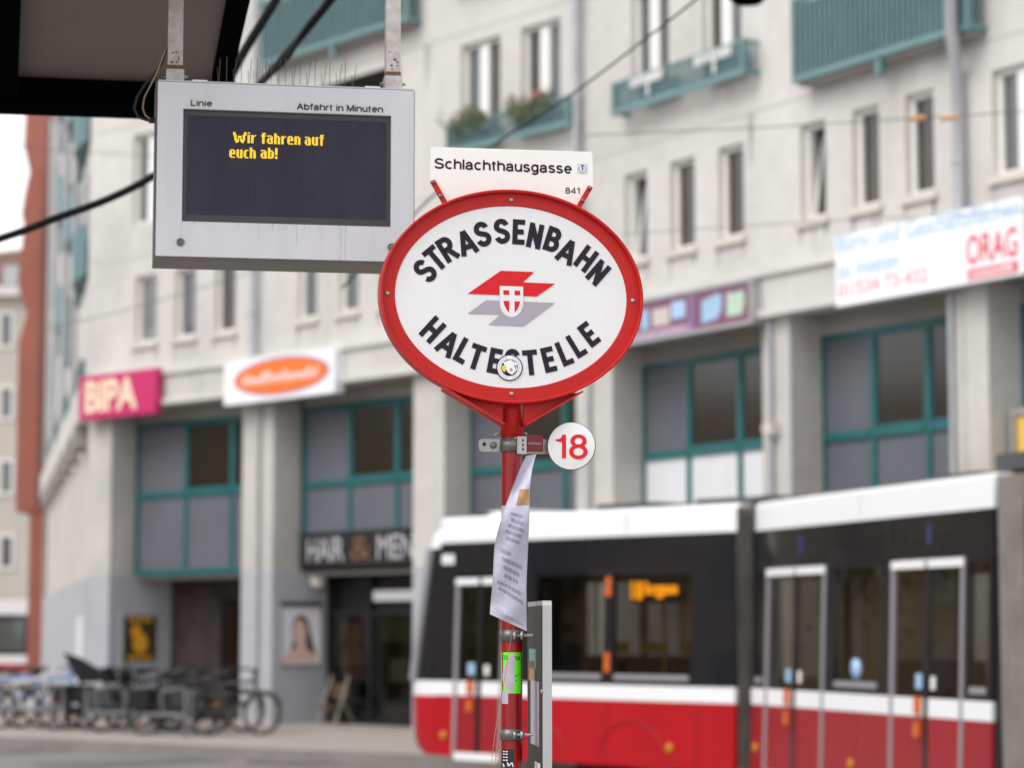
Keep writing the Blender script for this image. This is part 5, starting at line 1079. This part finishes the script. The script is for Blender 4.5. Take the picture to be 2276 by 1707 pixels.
for x, y in ((271, 1440), (1525, 1470)):
    a, z = H2(x, y); q = MB(); q.lathe(PF.P(a, 0, z), PF.n, [(.0125, 0), (.0125, .002), (.0095, .003), (.0085, .0005), (.006, .0005), (.006, .003), (.0001, .0032)], 22); lk = q.build('lock', 'steel', disp); q = MB(); q.lathe(PF.P(a, .0006, z), PF.n, [(.0085, .0), (.0062, .0)], 22); q.build('lock_groove', 'dark', lk); q = MB(); q.lathe(PF.P(a, .0033, z), PF.n, [(.003, 0), (.0001, .0001)], 10); q.build('keyhole', 'dark', lk)
q = MB()
for k in range(26):
    u = random.uniform(a0, a1); h = random.uniform(.004, .022); q.box(PF, u, u + random.uniform(.0006, .0014), 0, .0004, zb - h, zb - .0005)
for x, h in ((1222, .075), (1250, .06), (272, .03), (735, .02), (960, .03)):
    u = H2(x, 1400)[0]; q.box(PF, u, u + .0012, 0, .00035, z0 + .001 if h > .05 else zb - h - .03, zb - .001)
q.build('run_marks', 'grime', disp, kind='stuff')
for x0, x1 in ((342, 432), (1370, 1460)):
    a = H2(x0, 480)[0]; b = H2(x1, 480)[0]; q = MB(); q.box(PF, a, b, -.05, -.003, z1 + .0052, z1 + .009); q.build('hinge', 'wframe', disp)
# hangers
arm_z = 3.66
hang = thing('hanger_frame', PF.P(0, -.09, arm_z), 'two chipped white steel hangers holding the departure display', 'bracket')
for x0, x1, yb in ((195, 284, 400), (1494, 1580, 440)):
    a, z = H2(x0, yb, -.07); b, _ = H2(x1, yb, -.07); zt_ = z1 + .006; wd = b - a
    q = MB(); q.box(PF, a, b, -.07 - wd, -.07, z - .03, arm_z + .001); ho_ = q.build('hanger_tube', 'chip', hang)
    q = MB(); q.box(PF, a - .001, b + .001, -.071 - wd, -.069, z - .008, z + .009); 
    q.build('rust_ring', 'rust', ho_)
    for k in range(7):
        q = MB(); u = random.uniform(a + .003, b - .009); zz = z + .012 + abs(random.gauss(0, .03)); r_ = random.uniform(.0015, .0042); q.prism(PF, [(u + r_ * random.uniform(.6, 1.4) * math.cos(t_), zz + r_ * random.uniform(.6, 1.4) * math.sin(t_)) for t_ in [i * math.pi / 4 for i in range(8)]], -.0701, -.0694); q.build('rust_spot', 'rust', ho_)
    q = MB(); q.box(PF, a - .004, b + .004, -.075 - wd, -.063, zt_, z - .004); q.box(PF, a - .008, b + .008, -.08 - wd, -.058, zt_ - .0008, zt_ + .003); so_ = q.build('shoe', 'chip', hang)
    for a_, sg in ((a - .004, -1), (b + .004, 1)):
        q = MB(); c = PF.P(a_, -.09, (zt_ + z) / 2 + .004); q.lathe(c, PF.u * sg, [(.004, 0), (.0065, .0), (.0065, .005), (.0035, .005), (.0035, .012), (.0001, .0125)], 10); q.build('bolt', 'steel', so_)
q = MB(); q.box(PF, -1.4, H2(1580, 100, -.07)[0] + .05, -.125, -.065, arm_z + .0015, arm_z + .05); q.build('cross_arm', 'beam', hang)
# bird spikes
spk = thing('bird_spikes', PF.P(.35, -.05, z1 + .005), 'row of thin upright bird spikes along the top of the departure display', 'bird spikes')
base = H2(450, 488, -.05)[0]; end = H2(1300, 515, -.05)[0]
q = MB(); q.box(PF, base - .01, end + .02, -.06, -.045, z1 + .0052, z1 + .007); q.build('spike_strip', 'steel', spk)
for xb, xt, yt in ((454, 455, 340), (498, 508, 345), (497, 490, 398), (544, 547, 335), (590, 603, 345), (586, 586, 405), (632, 635, 340), (681, 692, 350), (675, 673, 410), (725, 728, 342), (770, 782, 352), (762, 758, 405), (810, 815, 340), (855, 865, 352), (850, 845, 430), (895, 896, 345), (940, 960, 362), (937, 936, 425), (982, 985, 350), (1025, 1047, 365), (1025, 1020, 430), (1070, 1073, 352), (1118, 1141, 368), (1113, 1110, 432), (1158, 1160, 355), (1208, 1231, 376), (1200, 1197, 435), (1246, 1254, 362), (1292, 1319, 382), (1290, 1290, 445)):
    a, _ = H2(xb, 495, -.05); b, z = H2(xt, yt, -.05); q = MB(); q.tube([PF.P(a, -.05, z1 + .006), PF.P(b, -.05, z)], .0008, 5); q.build('spike', 'spike', spk)
# cables at the left of the case
cab = thing('display_cable', PF.P(-.01, -.08, z0 + .3), 'black and tan cables looping from the hanger into the left side of the display', 'cable')
q = MB(); q.tube([PF.P(*(lambda h: (h[0], -.09, h[1]))(H2(x, y, -.09))) for x, y in ((190, 270), (160, 370), (115, 445), (60, 500), (15, 570), (-5, 640), (20, 695), (70, 712), (115, 716))], .0042, 10); q.build('black_cable', 'rubber', cab)
q = MB(); q.tube([PF.P(*(lambda h: (h[0], -.08, h[1]))(H2(x, y, -.08))) for x, y in ((196, 258), (160, 350), (130, 430), (90, 510), (55, 580), (46, 640), (60, 680), (90, 706))], .0026, 8); q.build('tan_cable', 'tan', cab)
a, z = H2(100, 714, -.085); q = MB(); q.tube([PF.P(a - .008, -.085, z), PF.P(s0 - .006, -.085, z)], .0085, 10); q.build('cable_gland', 'rubber', cab)

# ------------------------------------------------------------------ shelter canopy
ZC = 3.72
r0 = atz(545, 2, ZC); r1 = atz(512, 175, ZC); kd_ = (r1 - r0).normalized(); far_r = r1 + kd_ * .08
KF = Frame((far_r.x - math.cos(dyaw) * 6, far_r.y - math.sin(dyaw) * 6), (far_r.x, far_r.y)); WK = KF.L
can = thing('shelter_canopy', (KF.P(WK - 4, 1, 0).x, KF.P(WK - 4, 1, 0).y, .15), 'dark steel shelter canopy with a brown-grey ceiling panel, top left', 'canopy')
zbm = atY(150, 255, far_r.y).z
q = MB(); q.box(KF, 0, WK - .068, .001, 2.4, ZC, ZC + .03); q.build('ceiling_panel', 'ceil', can)
q = MB(); q.box(KF, -.1, WK + .02, -.10, 0, zbm + .03, ZC + .12); q.box(KF, -.1, WK + .02, -.12, .01, zbm, zbm + .03); q.build('beam', 'beam', can)
q = MB(); q.box(KF, WK - .067, WK, .011, 2.4, ZC - .025, ZC + .12); q.build('beam', 'beam', can)
lx = KF.hit(42, 100, .3)[0]; l0 = atz(40, 170, ZC); l1 = atz(46, 0, ZC); ld = (l1 - l0).normalized(); LF = Frame(l0 - ld * .1, l0 + ld * 2)
q = MB(); q.box(LF, 0, 2.1, .0, .22, ZC - .08, ZC - .001) if LF.n.x < 0 else q.box(LF, 0, 2.1, -.22, .0, ZC - .08, ZC - .001); q.build('beam', 'beam', can)
q = MB(); q.box(KF, 0, WK, -.1, 2.45, ZC + .121, ZC + .16); q.build('roof_sheet', 'beam', can)
for s_, n_ in ((WK - 3.2, -.05), (WK - 3.2, 2.2)):
    q = MB(); q.box(KF, s_ - .05, s_ + .05, n_ - .045, n_ + .045, .15, ZC + .05); q.build('post', 'beam', can)

# ------------------------------------------------------------------ cables and overhead wires
def wire(name, pts, r_, label, Y, m_='wire', extra=None, cat='cable'):
    Ys = Y if isinstance(Y, (list, tuple)) else [Y] * len(pts)
    P_ = [atY(x, y, yy) for (x, y), yy in zip(pts, Ys)]; out = []; m_ = 'wire2' if name == 'contact_wire' else m_
    for i in range(len(P_) - 1):
        a, b, c, d_ = P_[max(i - 1, 0)], P_[i], P_[i + 1], P_[min(i + 2, len(P_) - 1)]
        for k in range(6):
            t_ = k / 6; out.append(.5 * ((2 * b) + (c - a) * t_ + (2 * a - 5 * b + 4 * c - d_) * t_ * t_ + (3 * b - a - 3 * c + d_) * t_ ** 3))
    out.append(P_[-1]); q = MB(); q.tube(out, r_, 8); o = q.build(name, m_); return tagit(o, label, cat)
wire('overhead_cable', [(-300, 620), (0, 530), (120, 486), (240, 442), (345, 388), (450, 310), (560, 205), (640, 115), (735, 0), (800, -90), (960, -320)], .018, 'thick black cable sagging from the left edge up behind the departure display', 11)
wire('overhead_cable', [(480, 235), (540, 118), (612, 0), (660, -85), (780, -320)], .021, 'thick black cable beside the canopy corner, left of the sagging one', 10.6)
wire('overhead_cable', [(585, 180), (640, 125), (668, 78), (690, 48), (715, 18), (760, -45)], .013, 'thin loop of cable spliced along the thick sagging cable', 10.95)
wire('overhead_cable', [(760, 640), (922, 474), (1010, 392), (1102, 318), (1262, 215), (1400, 112), (1544, 0), (1700, -130)], .0065, 'dark wire rising to the right behind the name plate', [15, 15, 15, 15, 15, 14.5, 14, 14])
wire('contact_wire', [(1300, 300), (1576, 288), (1778, 278), (2019, 263), (2150, 255), (2276, 247), (2500, 232)], .0045, 'thin overhead wire with insulators across the upper right', 20)
t = thing('wire_insulator', atY(2060, 262, 20), 'pair of amber insulators on the thin wire at the upper right', 'insulator')
for a, b in ((2018, 2055), (2090, 2130)):
    q = MB(); q.tube([atY(a, 264, 20), atY(b, 260 - (b - 2060) * .03, 20)], .022, 8); q.build('insulator_rod', 'insul', t)
wire('contact_wire', [(-200, 312), (0, 322), (240, 341), (345, 345), (600, 360)], .007, 'thin overhead wire across the pale sky at the far left', 38)
wire('contact_wire', [(100, 728), (215, 705), (340, 672), (560, 606), (800, 540)], .006, 'thin overhead wire crossing the facade below the departure display', 32)
wire('contact_wire', [(1380, 520), (1783, 494), (2100, 478), (2500, 455)], .0035, 'thin overhead wire crossing the facade above the ORAG sign', 22)
# street lamp hung over the road, only its underside in the picture
c = atY(1662, -22, 17); t = thing('street_lamp', c, 'dark hanging street lamp whose underside touches the top edge', 'lamp')
q = MB(); q.lathe(c, (0, 0, 1), [(.0001, -.10), (.10, -.09), (.16, -.03), (.13, .06), (.05, .10), (.0001, .10)], 20); q.build('lamp_body', 'beam', t); q = MB(); q.tube([c + Vector((0, 0, .1)), c + Vector((0, 0, 1.5))], .01, 6); q.build('lamp_cord', 'wire', t)

# ------------------------------------------------------------------ street frontage to the left, outside the picture, that the glass reflects
t = thing('apartment_building', (-40, 35, 0), 'ochre apartment block across the street, mirrored in the shop windows', 'building')
fr = Frame((-38, -10), (-38, 78)); q = MB(); q.box(fr, 0, fr.L, -10, 0, 0, 9.5); q.build('wall', 'ochrewall', t)
for k in range(18):
    for f_ in range(2):
        q = MB(); a = 2 + k * 4.8; q.box(fr, a, a + 1.3, -10.06 if fr.n.x < 0 else -.02, -9.9 if fr.n.x < 0 else .05, 1.5 + f_ * 3.1, 3.3 + f_ * 3.1); q.build('window', 'glass', t)

def street_tree(x, y, h, label):
    t = thing('street_tree', (x, y, 0), label, 'tree', 'street trees outside the picture'); q = MB(); q.tube([(x, y, 0), (x + .1, y, h * .35), (x - .1, y + .1, h * .7)], [.22, .17, .06], 8)
    for k in range(9):
        a = k * 2.4; z0_ = h * (.33 + .04 * k); q.tube([(x, y, z0_), (x + 1.2 * math.cos(a), y + 1.2 * math.sin(a), z0_ + 1.4), (x + 2.0 * math.cos(a + .3), y + 2.0 * math.sin(a + .3), z0_ + 2.6)], [.09, .05, .015], 5)
    q.build('trunk', 'bark', t); c = MB()
    for k in range(900):
        d_ = Vector((random.gauss(0, 1.3), random.gauss(0, 1.3), random.gauss(0, 1.5))); p_ = Vector((x, y, h * .68)) + d_; a = Vector((random.uniform(-1, 1), random.uniform(-1, 1), random.uniform(-1, 1))).normalized() * .16; b = a.cross(Vector((.3, random.uniform(-1, 1), .7))).normalized() * .12
        c.quad(p_ - a, p_ - b, p_ + a, p_ + b)
    c.build('crown', 'tleaf', t)
for k, (x, y, h) in enumerate(((-22, 30, 8), (-24, 38, 9), (-23, 47, 8.5), (-26, 56, 9))): street_tree(x, y, h, 'autumn street tree %s in the row left of the picture' % ('nearest the stop', 'second from the stop', 'third from the stop', 'farthest from the stop')[k])
